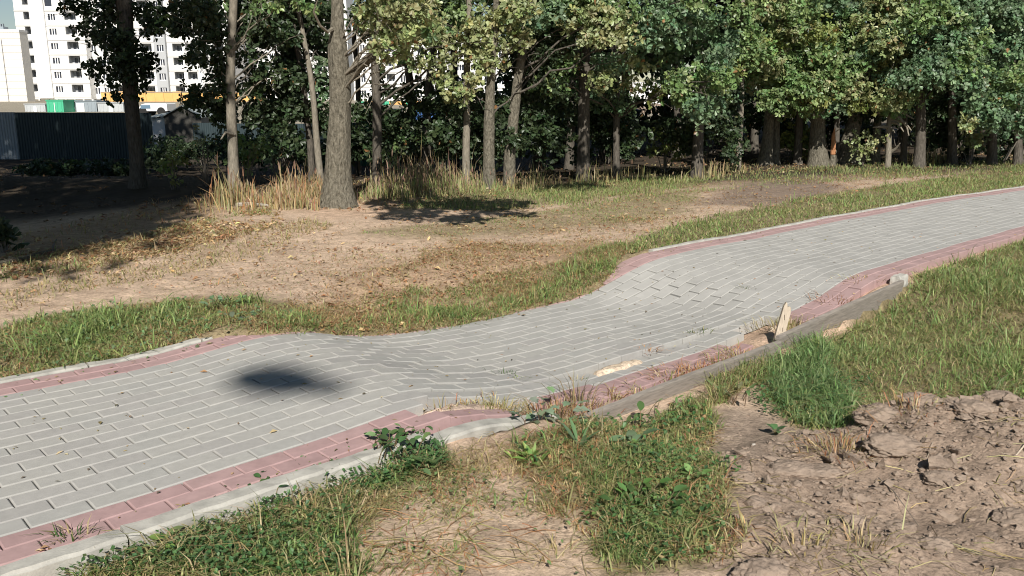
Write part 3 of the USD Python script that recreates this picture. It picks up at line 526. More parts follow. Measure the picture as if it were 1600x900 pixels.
# sand spilled from the gaps where pavers are missing
def heap(s0, t0, ls, lt, hz, label, col, seed):
    a, b = np.meshgrid(np.linspace(-1, 1, 40), np.linspace(-1, 1, 22), indexing='ij'); s, t = s0 + a * ls, t0 + b * lt; n = fb(s, t, 14.0, 3, seed); rr = 1 - sst(0.25, 1.0, np.hypot(a, b) + 1.1 * n)
    z = D(s, t) - 0.085 + (hz + 0.045) * rr + 0.014 * fb(s, t, 40.0, 2, seed + 1); c = xy(s, t); idx = np.arange(40 * 22).reshape(40, 22); f = np.stack([idx[:-1, :-1], idx[1:, :-1], idx[1:, 1:], idx[:-1, 1:]], -1).reshape(-1, 4)
    return tag(obj('sand_heap', (np.stack([c[0], c[1], z], -1).reshape(-1, 3), f[:, ::-1] if False else f), 'ground_look', smooth=True, tint=np.tile(col, (40 * 22, 1))), label, 'sand')
heap(3.70, -3.12, 0.33, 0.10, 0.024, 'pale sand showing where a grey paver is missing above the red edging', np.array([0.66, 0.53, 0.40]), 3)
heap(2.42, -2.97, 0.36, 0.10, 0.022, 'pinkish sand and crumbs in the broken corner of the paving by the kerb', np.array([0.55, 0.42, 0.33]), 5)
heap(5.15, -2.92, 0.2, 0.05, 0.015, 'cream sand beside the grassy hollow behind the stake', np.array([0.6, 0.5, 0.38]), 7)
# crumbs of soil and leaf blown over the paving
r = np.random.default_rng(88); parts, cols = [], []
for i in range(900):
    sc = r.uniform(0.3, 14); tc = T0 + 0.05 + 1.85 * (r.beta(0.35, 0.35) if r.random() < 0.75 else r.random()); c = xy(np.float64(sc), np.float64(tc)); z = float(D(sc, tc)) + 0.003 - (0.013 if tc > -3.2 and 2.2 < sc < 5.4 else 0)
    l = r.uniform(0.004, 0.014) * (1.6 if r.random() < 0.12 else 1); a = r.uniform(0, 6.28); d = np.array([math.cos(a), math.sin(a), 0]) * l; q = np.array([-math.sin(a), math.cos(a), 0]) * l * r.uniform(0.2, 0.6); c3 = np.array([c[0], c[1], z]); up = np.array([0, 0, l * r.uniform(0.1, 0.6)])
    parts.append((np.stack([c3 - d, c3 + q + up, c3 + d + up * 0.3, c3 - q + up * 0.6]), np.array([(0, 2, 1), (0, 3, 2)]))); cols.append(np.repeat(tints(BROWN + DRY + [(0.2, 0.16, 0.11), (0.12, 0.10, 0.07)], 1, r), 4, 0))
v, f = join(parts); tag(obj('path_litter', (v, f), 'dry_look', tint=np.vstack(cols)), 'bits of dry leaf and soil scattered over the paving', 'litter', kind='stuff')

# broad-leaved weeds: every leaf a piece of its own
def leaf_geo(L, W, fold=0.25, droop=0.3, wave=0.0, r=None, lobes=0):
    n = 7; u = np.linspace(0, 1, n); w = W / 2 * np.sin(np.pi * np.clip(u * 0.93 + 0.05, 0, 1)) ** 0.75
    if lobes: w = w * (1 + 0.3 * np.cos(u * np.pi * 2 * lobes))
    mid = np.stack([u * L, 0 * u, -droop * L * u ** 2], 1)
    l = mid + np.stack([0 * u, w, fold * w + wave * W * np.sin(u * 9)], 1); rr = mid + np.stack([0 * u, -w, fold * w + wave * W * np.cos(u * 8)], 1)
    V = np.vstack([l, mid, rr]); F = []
    for k in range(n - 1):
        F += [(n + k, n + k + 1, k + 1), (n + k, k + 1, k), (n + k, 2 * n + k, 2 * n + k + 1), (n + k, 2 * n + k + 1, n + k + 1)]
    return V, np.array(F)
def weed(px, py, leaves, L, W, cols, label, elev=(0.3, 1.0), stem=0.03, z=-0.06, seed=0, spread=0.0, lobes=0, name='broadleaf_weed', droop=0.35):
    r = np.random.default_rng(2000 + seed); c = P(px, py, z); o = np.array([c[0], c[1], float(H(*c))])
    s, t = st(*c)
    if T0 < t < -2.66: o[2] = max(o[2], float(D(s, t)) - 0.01)
    t = thing(name, label, 'weed', tuple(o)); nleaf = leaves; sp = []
    for i in range(nleaf):
        az = i * 2.4 + r.normal(0, 0.35); el = r.uniform(*elev); l = L * r.uniform(0.65, 1.15)
        V, F = leaf_geo(l, W * l / L, 0.25, droop * r.uniform(0.5, 1.4), 0.05, r, lobes)
        ce, se = math.cos(el), math.sin(el)
        V = np.stack([V[:, 0] * ce - V[:, 2] * se, V[:, 1], V[:, 0] * se + V[:, 2] * ce], 1)
        roll = r.normal(0, 0.35); V[:, 1], V[:, 2] = V[:, 1] * math.cos(roll) - V[:, 2] * math.sin(roll) * 0.3, V[:, 2] + V[:, 1] * math.sin(roll) * 0.6
        st_l = stem * r.uniform(0.5, 1.6); b0 = np.array([r.normal(0, spread), r.normal(0, spread), 0.0]); b1 = b0 + np.array([math.cos(az) * st_l * 0.6, math.sin(az) * st_l * 0.6, st_l])
        V = np.stack([V[:, 0] * math.cos(az) - V[:, 1] * math.sin(az), V[:, 0] * math.sin(az) + V[:, 1] * math.cos(az), V[:, 2]], 1) + b1
        col = tints(cols, 1, r)
        obj('leaf', (V, F), 'leaf_look', t, smooth=True, tint=np.repeat(col, len(V), 0))
        sp.append(tube([b0 - [0, 0, 0.01], (b0 + b1) / 2 + [0, 0, st_l * 0.1], b1], [0.0022, 0.002, 0.0015], 4, cap=False))
    v, f = join(sp); obj('stem', (v, f), 'leaf_look', t, tint=np.repeat(tints([(0.2, 0.16, 0.08)], 1, r), len(v), 0))
    return t
DARKL = [(0.055, 0.12, 0.04), (0.07, 0.14, 0.05), (0.09, 0.165, 0.06)]
weed(622, 718, 40, 0.04, 0.028, DARKL + [(0.12, 0.19, 0.075), (0.15, 0.22, 0.09)], 'dark glossy broad leaved plant growing over the kerb edge', (-0.1, 0.7), 0.035, seed=1, spread=0.06)
weed(660, 745, 14, 0.045, 0.028, DARKL + [(0.13, 0.2, 0.07)], 'smaller green plant in front of the dark glossy kerb plant', (0.2, 1.0), 0.05, seed=2, spread=0.03)
weed(855, 652, 20, 0.075, 0.05, [(0.22, 0.29, 0.19), (0.27, 0.34, 0.23), (0.18, 0.25, 0.15)], 'pale silvery green crinkled weed at the broken end of the kerb', (0.0, 0.6), 0.035, seed=3, spread=0.07, lobes=3)
weed(905, 706, 5, 0.10, 0.024, [(0.13, 0.2, 0.1), (0.17, 0.24, 0.13)], 'plant with two tall upright blue green leaves in dry grass', (0.9, 1.3), 0.02, seed=4)
weed(828, 730, 26, 0.075, 0.016, [(0.17, 0.27, 0.07), (0.2, 0.3, 0.09)], 'bright green feathery rosette in front of the sandy patch', (0.3, 1.2), 0.015, seed=5, spread=0.02)
weed(1005, 800, 20, 0.048, 0.028, [(0.10, 0.19, 0.05), (0.13, 0.22, 0.06), (0.085, 0.16, 0.05)], 'bushy green weed amid the central grass patch', (0.2, 0.8), 0.05, seed=6, spread=0.05)
weed(1085, 762, 5, 0.05, 0.036, [(0.16, 0.25, 0.08)], 'single light green rounded leaf plant at the right of the grass patch', (0.3, 1.0), 0.04, seed=7)
weed(988, 700, 6, 0.07, 0.04, [(0.13, 0.19, 0.10), (0.1, 0.16, 0.09)], 'grey green drooping leaf plant below the left plank end', (0.1, 0.7), 0.05, seed=8)
weed(1213, 655, 4, 0.05, 0.035, [(0.12, 0.21, 0.09)], 'lone small leaf sprout on bare earth beside the lush grass', (0.2, 0.7), 0.025, seed=9)
weed(1055, 622, 16, 0.05, 0.02, [(0.12, 0.21, 0.06), (0.16, 0.24, 0.09)], 'leafy green weed pressed against the left plank face', (0.3, 1.2), 0.06, seed=10, spread=0.06)
weed(985, 640, 9, 0.065, 0.035, [(0.10, 0.17, 0.06), (0.14, 0.2, 0.08)], 'green leafy plant at the left end of the plank', (0.3, 1.1), 0.05, seed=11, spread=0.04)
weed(1140, 600, 12, 0.06, 0.02, [(0.15, 0.19, 0.08), (0.12, 0.18, 0.07)], 'small bushy weed beside the cream sand under the plank', (0.3, 1.2), 0.07, seed=12, spread=0.05)
weed(1005, 705 + 20, 5, 0.06, 0.03, [(0.11, 0.18, 0.08)], 'low dark weed just below the grey green drooping plant', (0.1, 0.6), 0.03, seed=13)
weed(240, 870, 6, 0.06, 0.03, [(0.17, 0.26, 0.08), (0.14, 0.22, 0.06)], 'light green leaves in the dark clover at the lower left', (0.1, 0.6), 0.025, z=-0.05, seed=14, spread=0.03)
weed(385, 508, 9, 0.06, 0.03, [(0.17, 0.22, 0.14), (0.13, 0.18, 0.1)], 'grey green broad weed standing at the end of the far kerb', (0.2, 0.8), 0.05, z=0.0, seed=15, spread=0.04)
weed(345, 482, 12, 0.06, 0.035, [(0.15, 0.22, 0.12), (0.12, 0.19, 0.09)], 'leafy weed in the far verge above the kerb end', (0.2, 0.9), 0.05, z=0.0, seed=16, spread=0.05)
weed(415, 752, 9, 0.035, 0.02, DARKL, 'little dark sprig on the red edging beside the kerb', (0.0, 0.5), 0.012, z=0.0, seed=17, spread=0.04)
# low clover mat: far too many leaves to count
def mat_leaves(spec, name, label, seed):
    r = np.random.default_rng(seed); parts = []; cols = []
    for pg, n, L, colset in spec:
        x, y = scatter(pg, n, r, 3.0, 0.02, seed=seed)
        z = H(x, y) + r.uniform(0.01, 0.06, n)
        for i in range(n):
            a = r.uniform(0, 6.28); l = L * r.uniform(0.6, 1.3); e = r.uniform(-0.2, 0.8)
            d = np.array([math.cos(a) * math.cos(e), math.sin(a) * math.cos(e), math.sin(e)]); q = np.array([-math.sin(a), math.cos(a), r.normal(0, 0.3)])
            c = np.array([x[i], y[i], z[i]])
            parts.append((np.stack([c, c + d * l * 0.55 + q * l * 0.32 + [0, 0, l * 0.1], c + d * l, c + d * l * 0.55 - q * l * 0.32 + [0, 0, l * 0.1], c + d * l * 0.5]), np.array([(0, 4, 1), (4, 2, 1), (0, 3, 4), (4, 3, 2)])))
            cols.append(np.repeat(tints(colset, 1, r), 5, 0))
    v, f = join(parts); return tag(obj(name, (v, f), 'leaf_look', tint=np.vstack(cols)), label, 'ground cover', kind='stuff')
mat_leaves([(near_far, 700, 0.03, [(0.12, 0.19, 0.08), (0.15, 0.21, 0.10)]), (z_straw, 220, 0.018, [(0.13, 0.18, 0.07)]), (z_left, 3600, 0.02, DARKL + [(0.10, 0.16, 0.06)]), (cent2, 450, 0.02, [(0.10, 0.17, 0.055), (0.13, 0.2, 0.07)]), (z_cent, 900, 0.024, DARKL + [(0.12, 0.19, 0.06)]), (poly([(1200, 640), (1180, 590), (1260, 560), (1340, 560), (1340, 660), (1250, 650)], -0.1), 900, 0.02, DARKL)], 'clover', 'dark green clover and low weed leaves in the foreground', 61)

# clods, stones and sticks
def clod(px, py, r0, flat, label, seed, z=-0.03, name='soil_clod', look='soil', catg='clod'):
    m = trimesh.creation.icosphere(4, 1.0); v = np.array(m.vertices)
    d = 1 + 0.7 * (meshkit.fbm(v * 1.3 + seed * 7, 3, seed) - 0.5) + 0.3 * (meshkit.fbm(v * 4 + seed, 3, seed + 2) - 0.5) + 0.2 * (meshkit.fbm(v * 9 + seed, 3, seed + 4) - 0.5) + 0.13 * (meshkit.fbm(v * 22 + seed, 2, seed + 5) - 0.5)
    v = v * d[:, None] * r0 * np.array([1.25, 0.95, flat]); m.vertices = v
    c = P(px, py, z); o = np.array([c[0], c[1], float(H(*c)) + r0 * flat * 0.12])
    p = UsdGeom.Mesh(obj(name, m, look, smooth=True)); p.AddTranslateOp().Set(tuple(float(q) for q in o)); return tag(p, label, catg)
clod(1372, 650, 0.085, 0.62, 'largest rounded earth clod at the lower corner of the lawn', 1)
clod(1395, 700, 0.09, 0.5, 'broad smooth clod below the largest one', 2)
clod(1440, 632, 0.075, 0.55, 'earth lump right of the largest clod against the lawn edge', 3)
clod(1520, 672, 0.07, 0.6, 'pale rounded clod with a dark hole on its left', 4)
clod(1468, 745, 0.05, 0.6, 'small block of earth in the middle of the dug ground', 5)
clod(1458, 850, 0.055, 0.75, 'cream coloured clod beside a dark hole near the bottom right', 6)
clod(1240, 712, 0.085, 0.5, 'ridge of earth with a dark hollow behind it', 7)
clod(1290, 715, 0.06, 0.5, 'low lump of earth right of the dark hollow', 8)
clod(1160, 725, 0.045, 0.5, 'grey clod with a white streak beside the grass patch', 9)
clod(1190, 905, 0.065, 0.8, 'clod at the bottom edge casting a dark knobbly shadow', 10)
clod(1410, 800, 0.045, 0.6, 'cracked lump of earth left of the cream clod', 11)
clod(1560, 640, 0.065, 0.5, 'flat clod at the right edge of the lawn border', 12)
clod(1590, 800, 0.06, 0.5, 'lump of earth at the right picture edge', 13)
clod(1335, 825, 0.03, 0.6, 'small clod beside the straw clumps', 14)
clod(1180, 668, 0.009, 0.8, 'pale round pebble on bare earth below the lush grass', 15, name='pebble', look='stone', catg='stone')
clod(858, 655, 0.0, 0.1, '', 16) if False else None
rc = np.random.default_rng(4242); cx_, cy_ = scatter(PLOUGH, 70, rc, 2.5, 0.0, seed=8)
for i in range(70):                                                  # broken lumps, each a thing
    q = 0.012 + 0.02 * rc.random() ** 2; m = trimesh.convex.convex_hull(rc.normal(size=(12, 3)) * [1.1, 1, 0.75]); m = m.subdivide().subdivide()
    v = np.array(m.vertices); v *= q / 1.3; v += v * (meshkit.fbm(v / q * 2.2 + i * 5, 3, i)[:, None] - 0.5) * 0.7; m.vertices = v
    p = UsdGeom.Mesh(obj('soil_clod', m, 'soil')); p.AddTranslateOp().Set((float(cx_[i]), float(cy_[i]), float(H(cx_[i], cy_[i])) + 0.25 * q)); tag(p, 'small broken lump of earth among the crumbs on the dug ground', 'clod', 'small broken lumps on the dug ground')
r = np.random.default_rng(77); parts = []
x, y = scatter(PLOUGH, 3200, r, 4.0, -0.05, seed=5); zc = H(x, y); ico = trimesh.creation.icosphere(0, 1.0); iv, iF = np.array(ico.vertices), np.array(ico.faces)
x2, y2 = scatter(BARE_N, 150, r, 4.0, 0.0, seed=6); x3, y3 = scatter(z_straw, 300, r, 4.0, 0.0, seed=7)
x, y = np.concatenate([x, x2, x3]), np.concatenate([y, y2, y3]); zc = H(x, y)
for i in range(len(x)):
    q = 0.0028 + 0.0085 * r.random() ** 3 + (0.008 if r.random() < 0.03 else 0)
    if i >= 3200: q *= 0.6
    parts.append((iv * q * (1 + 0.3 * r.normal(size=(len(iv), 1))) * [1.2, 1, 0.8] + [x[i], y[i], zc[i] + 0.3 * q], iF))
v, f = join(parts); tag(obj('soil_crumbs', (v, f), 'soil', smooth=False), 'loose crumbs of earth strewn over the dug ground', 'earth', kind='stuff')
lg = tube([Q(1120, 707, 2.99), Q(1150, 722, 2.93), Q(1188, 737, 2.87)], [0.011, 0.014, 0.012], 8)
def stick(pts, r0, label, z=0.01, look='twig', name='stick'):
    q = [P(*p, z) for p in pts]; w = np.array([[a[0], a[1], float(H(*a)) + r0 + (0.0 if i else 0.0)] for i, a in enumerate(q)])
    return tag(obj(name, tube(w, np.linspace(r0, r0 * 0.5, len(w)), 6), look), label, 'stick')
stick([(120, 579), (140, 578.5), (175, 577)], 0.004, 'pale pink stick lying on the far red edging at left', 0.012, 'torn_wood')
stick([(-10, 416), (40, 404), (85, 391)], 0.028, 'fallen log on the shaded ground at far left', 0.0, 'bark_grey', 'log')
stick([(80, 392), (84, 380), (88, 372)], 0.012, 'thin stub leaning on the fallen log', 0.0)
stick([(690, 745), (715, 728), (745, 715)], 0.004, 'reddish bent stick beside the kerb plant', -0.03, 'rusty')
stick([(855, 480), (880, 468), (905, 458)], 0.006, 'dark twig lying along the far edge of the sunken paving', 0.0)
stick([(70, 862), (110, 870), (160, 893)], 0.002, 'long pale straw lying over the lower left kerb', 0.03, 'pale_wood')
stick([(1395, 795), (1425, 815), (1470, 832)], 0.0022, 'long pale stalk lying on the dug earth', 0.0, 'pale_wood')
stick([(1435, 738), (1445, 715), (1458, 690)], 0.0022, 'pale upright-pointing stalk on the dug earth', 0.0, 'pale_wood')
stick([(1375, 720), (1400, 745), (1440, 785)], 0.002, 'thin dark stalk crossing the middle of the dug earth', 0.0)
stick([(1600, 720), (1585, 728), (1560, 720)], 0.004, 'curled tan stalk at the right edge', 0.0, 'pale_wood')
stick([(370, 322), (390, 320), (418, 324)], 0.03, 'whitish scrap lying at the shade edge left of the big tree', 0.0, 'stone', 'scrap')
stick([(640, 512), (646, 520), (652, 528)], 0.005, 'pale stick in the verge above the sunken paving', -0.02, 'pale_wood')
# ---------------------------------------------------------------- trees
TONE = {'o': [(0.275, 0.305, 0.145), (0.335, 0.35, 0.175), (0.22, 0.265, 0.11)], 'g': [(0.17, 0.25, 0.095), (0.225, 0.30, 0.12), (0.135, 0.215, 0.08)], 'b': [(0.135, 0.215, 0.115), (0.17, 0.25, 0.135), (0.105, 0.175, 0.09)], 'd': [(0.042, 0.066, 0.028), (0.052, 0.078, 0.034), (0.036, 0.058, 0.026)], 'y': [(0.20, 0.235, 0.07), (0.23, 0.25, 0.08)]}  # 'd' has shade put into its green, for crowns and bushes standing in shadow
def ground_hit(px, py, far=70):
    d = np.linspace(3, far, 1400); r_ = ray(px, py); x, z = d * r_[0] / r_[1], CAM_H + d * r_[2] / r_[1]
    h = H(x, d, False); k = np.argmax(z < h); return np.array([x[k], d[k], h[k]]) if (z < h).any() else Q(px, py, far)
def leaf_cluster(c, rad, n, L, tone, r, brown=0.008, simple=False):
    """oak foliage: n leaves in little rosettes spread through an uneven ellipsoid"""
    k = 7; m = max(1, int(n / k)); u = r.normal(size=(m, 3)); u /= np.linalg.norm(u, axis=1, keepdims=True)
    rr = r.random(m) ** 0.45; lump = 1 + 0.55 * (meshkit.noise(u * 2.2 + np.asarray(c) * 1.7, 3)[:, None] - 0.5) * 2
    pos = np.asarray(c) + u * rr[:, None] * lump * np.asarray(rad)
    ax_ = u * 0.8 + r.normal(size=(m, 3)) * 0.5 + np.array([0, -0.25, 0.35]); ax_ /= np.linalg.norm(ax_, axis=1, keepdims=True)
    pos, ax_ = np.repeat(pos, k, 0), np.repeat(ax_, k, 0); N = len(pos)
    w = np.cross(ax_, r.normal(size=(N, 3))); w /= np.linalg.norm(w, axis=1, keepdims=True) + 1e-9
    d = w * 0.9 + ax_ * r.uniform(0.0, 0.8, (N, 1)) + np.array([0, 0, -0.22]); d /= np.linalg.norm(d, axis=1, keepdims=True)
    q = np.cross(d, ax_ + 0.3 * r.normal(size=(N, 3))); q /= np.linalg.norm(q, axis=1, keepdims=True) + 1e-9; nn = np.cross(q, d)
    l = (L * r.uniform(0.65, 1.2, N))[:, None]; W = l * r.uniform(0.26, 0.36, (N, 1))
    b = pos + d * 0.12 * l
    V = np.stack([b, b + d * l * 0.36 + q * W * 0.55 + nn * 0.05 * l, b + d * l * 0.74 + q * W + nn * 0.07 * l, b + d * l - nn * 0.06 * l, b + d * l * 0.74 - q * W + nn * 0.07 * l, b + d * l * 0.36 - q * W * 0.55 + nn * 0.05 * l], 1).reshape(-1, 3)
    o = np.arange(N)[:, None] * 6; F = np.concatenate([o + np.array([t]) for t in ([0, 3, 2], [0, 2, 1], [0, 4, 3], [0, 5, 4])])
    if simple:                                                       # high, far leaves: two faces each
        V = V.reshape(-1, 6, 3)[:, [0, 2, 3, 4]].reshape(-1, 3); o = np.arange(N)[:, None] * 4; F = np.concatenate([o + np.array([t]) for t in ([0, 2, 1], [0, 3, 2])])
    col = np.repeat(tints(tone, m, r, 0.14), k, 0) * (1 + 0.12 * r.normal(size=(N, 1)))
    bm = r.random(N) < brown; col[bm] = np.array([0.26, 0.14, 0.06]) * (0.7 + 0.6 * r.random((bm.sum(), 1)))
    return V, F, np.repeat(np.clip(col, 0.01, 0.6), 4 if simple else 6, 0)
def tree(name, label, trunk, clumps=(), canopy=None, bark='bark_dark', depth=None, seed=0, cat_='tree', group=None, top=9.0, sides=10, leaf=0.082, rough=0.12, dens=3.2, bare=(), flare=1.45, lean_top=0.0, fork=None):
    """trunk: places of the photograph from the foot up with the width seen there; clumps: (px, py, rx, ry, tone, nearer by) foliage; canopy: high crown"""
    r = np.random.default_rng(3000 + seed)
    foot = ground_hit(*trunk[0][:2]) if depth is None else Q(trunk[0][0], trunk[0][1], depth)
    dep = foot[1]; pts, rad = [], []
    for i, (px, py, w) in enumerate(trunk):
        pts.append(Q(px, py, dep)); rad.append(w / 2 / FPX * dep)
    pts[0] = np.array([foot[0], dep, float(H(foot[0], dep, False)) - 0.12]); pts = [pts[0]] + [p for p in pts[1:] if p[2] > pts[0][2] + 0.15]; rad = rad[:len(pts)]
    if top and top > pts[-1][2] + 0.3:
        e = pts[-1]; dirv = (pts[-1] - pts[-2]) / max(pts[-1][2] - pts[-2][2], 0.3)
        for hgt in np.linspace(e[2] + 0.8, top, 5):
            dz = hgt - e[2]; pts.append(e + np.array([dirv[0] * dz * 0.7 + lean_top * dz + 0.12 * math.sin(hgt * 1.3 + seed), 0.1 * math.sin(hgt + seed), dz])); rad.append(rad[len(rad) - 1] * 0.84)
    pts, rad = np.array(pts), np.array(rad)
    zs = np.concatenate([np.linspace(pts[0, 2], pts[0, 2] + 0.8, 8)[:-1], np.linspace(pts[0, 2] + 0.8, pts[-1, 2], max(6, int((pts[-1, 2] - pts[0, 2]) * 5)))])
    c3 = np.stack([np.interp(zs, pts[:, 2], pts[:, k]) for k in range(3)], 1); rz = np.interp(zs, pts[:, 2], rad)
    rz = rz * (1 + (flare - 1) * np.exp(-(zs - zs[0] - 0.12).clip(0) / 0.22))
    c3[:, 0] += 0.25 * rz[:, None].mean() * np.sin(zs * 2.1 + seed)
    t = thing(name, label, cat_, tuple(c3[0]), group); o = c3[0]
    parts = [tube(c3, rz, sides, rough=rough, seed=seed)]; limbs, lv, lc = [], [], []
    fol = []
    for (px, py, rx, ry, tone, near) in clumps:
        c = Q(px, py, dep - near); sc = (dep - near) / FPX; R = np.array([rx * sc, 0.8 * (rx + ry) / 2 * sc, ry * sc]) * 1.12
        n = dens * math.pi * R[0] * R[2] / (0.27 * leaf * leaf)
        fol.append(leaf_cluster(c, R, n, leaf, TONE[tone], r, 0.015 if tone == 'o' else 0.006)); lc.append(c)
    for a in (canopy or []):
        c, R, n, L, tone = a; fol.append(leaf_cluster(np.array(c), np.array(R), n, L, TONE[tone], r, simple=L > 0.2)); lc.append(np.array(c))
    for ci, c in enumerate(lc):
        if ci % 2 and not fork: continue
        if np.linalg.norm(c - o) > 9 or 0.2 < c[2] < 1.5: continue   # reached by its own small stems
        #                                                    # a limb from the trunk out to each mass of leaves
        za = float(np.clip(c[2] - 0.35 * np.hypot(c[0] - o[0], c[1] - o[1]) - 0.2, o[2] + 1.2, zs[-1]))
        if c[2] > 3.3 + 0.1 * (o[1] - 11): za = float(np.clip(c[2] - 0.15 * np.hypot(c[0] - o[0], c[1] - o[1]), 3.3 + 0.12 * (o[1] - 11), zs[-1]))
        k = np.argmin(abs(zs - za)); a = c3[k]
        L = np.linalg.norm(c - a); m = a + (c - a) * 0.5 + np.array([0, 0, 0.12 * L]) + r.normal(size=3) * 0.05 * L
        u = np.linspace(0, 1, 7)[:, None]; p = (1 - u) ** 2 * a + 2 * u * (1 - u) * m + u * u * c; p[1:-1] += r.normal(size=(5, 3)) * 0.02 * L
        r0 = min(rz[k] * 0.35, 0.006 + 0.008 * L); limbs.append(tube(p, np.linspace(r0, 0.006, 7), 6))
        for q in range(3):
            b = p[3 + q]; e = c + r.normal(size=3) * 0.25; limbs.append(tube([b, (b + e) / 2 + r.normal(size=3) * 0.04, e], [0.007, 0.005, 0.002], 4, cap=False))
    for pts_ in bare:                                                # leafless branches
        q = np.array([Q(px, py, dep - dd) for px, py, dd in pts_]); limbs.append(tube(q, np.linspace(0.03, 0.008, len(q)) * dep / 13, 6, rough=0.1, seed=seed))
    if fork: parts.append(tube(np.array([Q(px, py, dep - dd) for px, py, dd, w in fork]), np.array([w for *_, w in fork]) / 2 / FPX * dep, 14, rough=0.15, seed=seed))
    v, f = join(parts); obj('trunk', (v - o, f), bark, t, smooth=50)
    if limbs: v, f = join(limbs); obj('branches', (v - o, f), 'bark_pale' if bare else 'bark_dark', t, smooth=60)
    if fol: v, f, c = mergec(fol); obj('crown', (v - o, f), 'leaf_look', t, tint=c)
    return t, o
def high(px, dy, dep, R=(3.3, 3.0, 5.3), z=10.5, n=1500, L=0.24, tone='g'):
    x = (px - 800) / FPX * dep; z = z - 1.9 + 0.11 * (dep - 14)
    return [((x, dep + dy, z), R, int(n * 4.8), 0.32, tone)]
def over(x, y, z, R, n=260, L=0.14, tone='g'): return ((x, y, z), R, n, L, tone)
DK = np.random.default_rng(654)
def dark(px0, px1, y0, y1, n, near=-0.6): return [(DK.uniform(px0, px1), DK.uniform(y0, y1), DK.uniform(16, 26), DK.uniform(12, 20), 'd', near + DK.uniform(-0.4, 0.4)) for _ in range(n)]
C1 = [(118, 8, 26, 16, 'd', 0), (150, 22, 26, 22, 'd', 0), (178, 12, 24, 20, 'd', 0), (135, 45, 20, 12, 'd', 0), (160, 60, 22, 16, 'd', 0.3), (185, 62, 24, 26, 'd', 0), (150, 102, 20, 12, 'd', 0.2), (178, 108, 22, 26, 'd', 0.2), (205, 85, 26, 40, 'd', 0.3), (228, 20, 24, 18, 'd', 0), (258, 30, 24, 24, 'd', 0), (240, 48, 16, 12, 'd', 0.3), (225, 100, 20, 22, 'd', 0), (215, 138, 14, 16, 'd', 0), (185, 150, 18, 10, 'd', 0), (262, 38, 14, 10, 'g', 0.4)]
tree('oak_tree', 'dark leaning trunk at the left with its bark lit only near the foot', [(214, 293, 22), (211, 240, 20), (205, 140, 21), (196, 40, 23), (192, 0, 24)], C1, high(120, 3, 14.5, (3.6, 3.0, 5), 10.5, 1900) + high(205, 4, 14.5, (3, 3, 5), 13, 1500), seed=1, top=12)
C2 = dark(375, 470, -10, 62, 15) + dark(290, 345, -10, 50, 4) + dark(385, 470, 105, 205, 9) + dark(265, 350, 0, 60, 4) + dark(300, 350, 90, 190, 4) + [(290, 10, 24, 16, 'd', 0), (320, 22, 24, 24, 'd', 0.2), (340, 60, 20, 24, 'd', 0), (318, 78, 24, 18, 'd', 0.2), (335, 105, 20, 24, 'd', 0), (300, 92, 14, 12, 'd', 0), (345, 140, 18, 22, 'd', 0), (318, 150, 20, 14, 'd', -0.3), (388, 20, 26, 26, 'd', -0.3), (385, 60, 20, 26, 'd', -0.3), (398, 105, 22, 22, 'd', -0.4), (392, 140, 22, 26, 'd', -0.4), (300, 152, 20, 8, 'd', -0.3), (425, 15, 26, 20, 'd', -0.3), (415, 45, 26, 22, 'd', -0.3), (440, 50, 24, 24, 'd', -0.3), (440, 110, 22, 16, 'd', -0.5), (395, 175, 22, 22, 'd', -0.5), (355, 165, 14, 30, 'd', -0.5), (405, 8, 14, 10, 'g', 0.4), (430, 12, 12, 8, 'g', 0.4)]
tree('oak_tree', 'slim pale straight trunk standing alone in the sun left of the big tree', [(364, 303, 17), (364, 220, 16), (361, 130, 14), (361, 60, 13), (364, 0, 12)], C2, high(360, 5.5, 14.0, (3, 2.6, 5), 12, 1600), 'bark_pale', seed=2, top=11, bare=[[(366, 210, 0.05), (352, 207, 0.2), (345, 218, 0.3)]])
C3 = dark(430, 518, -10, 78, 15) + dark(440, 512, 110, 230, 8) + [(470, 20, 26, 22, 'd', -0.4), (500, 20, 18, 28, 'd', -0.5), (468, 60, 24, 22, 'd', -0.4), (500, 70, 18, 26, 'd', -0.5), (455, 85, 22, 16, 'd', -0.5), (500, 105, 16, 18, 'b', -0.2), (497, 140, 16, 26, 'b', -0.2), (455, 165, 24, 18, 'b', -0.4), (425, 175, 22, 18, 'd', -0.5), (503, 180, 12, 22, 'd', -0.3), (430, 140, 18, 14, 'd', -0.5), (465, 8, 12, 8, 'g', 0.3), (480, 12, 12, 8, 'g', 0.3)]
tree('young_oak_tree', 'thin crooked pale trunk leaning left just beside the big tree', [(503, 296, 11), (497, 235, 10), (491, 160, 9), (483, 105, 8), (474, 60, 7), (466, 20, 7), (462, 0, 6)], C3, None, 'bark_pale', seed=3, top=4.5, flare=1.2)
tree('young_oak_tree', 'second thin trunk crossing behind the crooked pale one', [(489, 294, 11), (486, 230, 10), (478, 170, 9), (470, 110, 9), (458, 40, 9), (452, 0, 9)], (), high(450, 6, 14.0, (2.4, 2.4, 4.5), 11, 1200), 'bark_dark', seed=4, top=9, flare=1.2, lean_top=-0.05)
C4 = [(610, 15, 22, 20, 'o', 0.5), (632, 50, 22, 20, 'o', 0.6), (600, 60, 20, 16, 'o', 0.5), (652, 20, 22, 20, 'o', 0.6), (575, 25, 18, 18, 'o', 0.2), (590, 20, 20, 22, 'o', 0.3), (612, 40, 20, 20, 'o', 0.5), (570, 8, 16, 12, 'o', 0.3), (640, 18, 24, 20, 'o', 0.4), (590, 78, 20, 14, 'o', 0.6), (628, 72, 16, 18, 'o', 0.3), (605, 100, 10, 8, 'o', 0.5), (575, 52, 14, 10, 'd', -0.6), (660, 45, 22, 18, 'g', 0.0)]
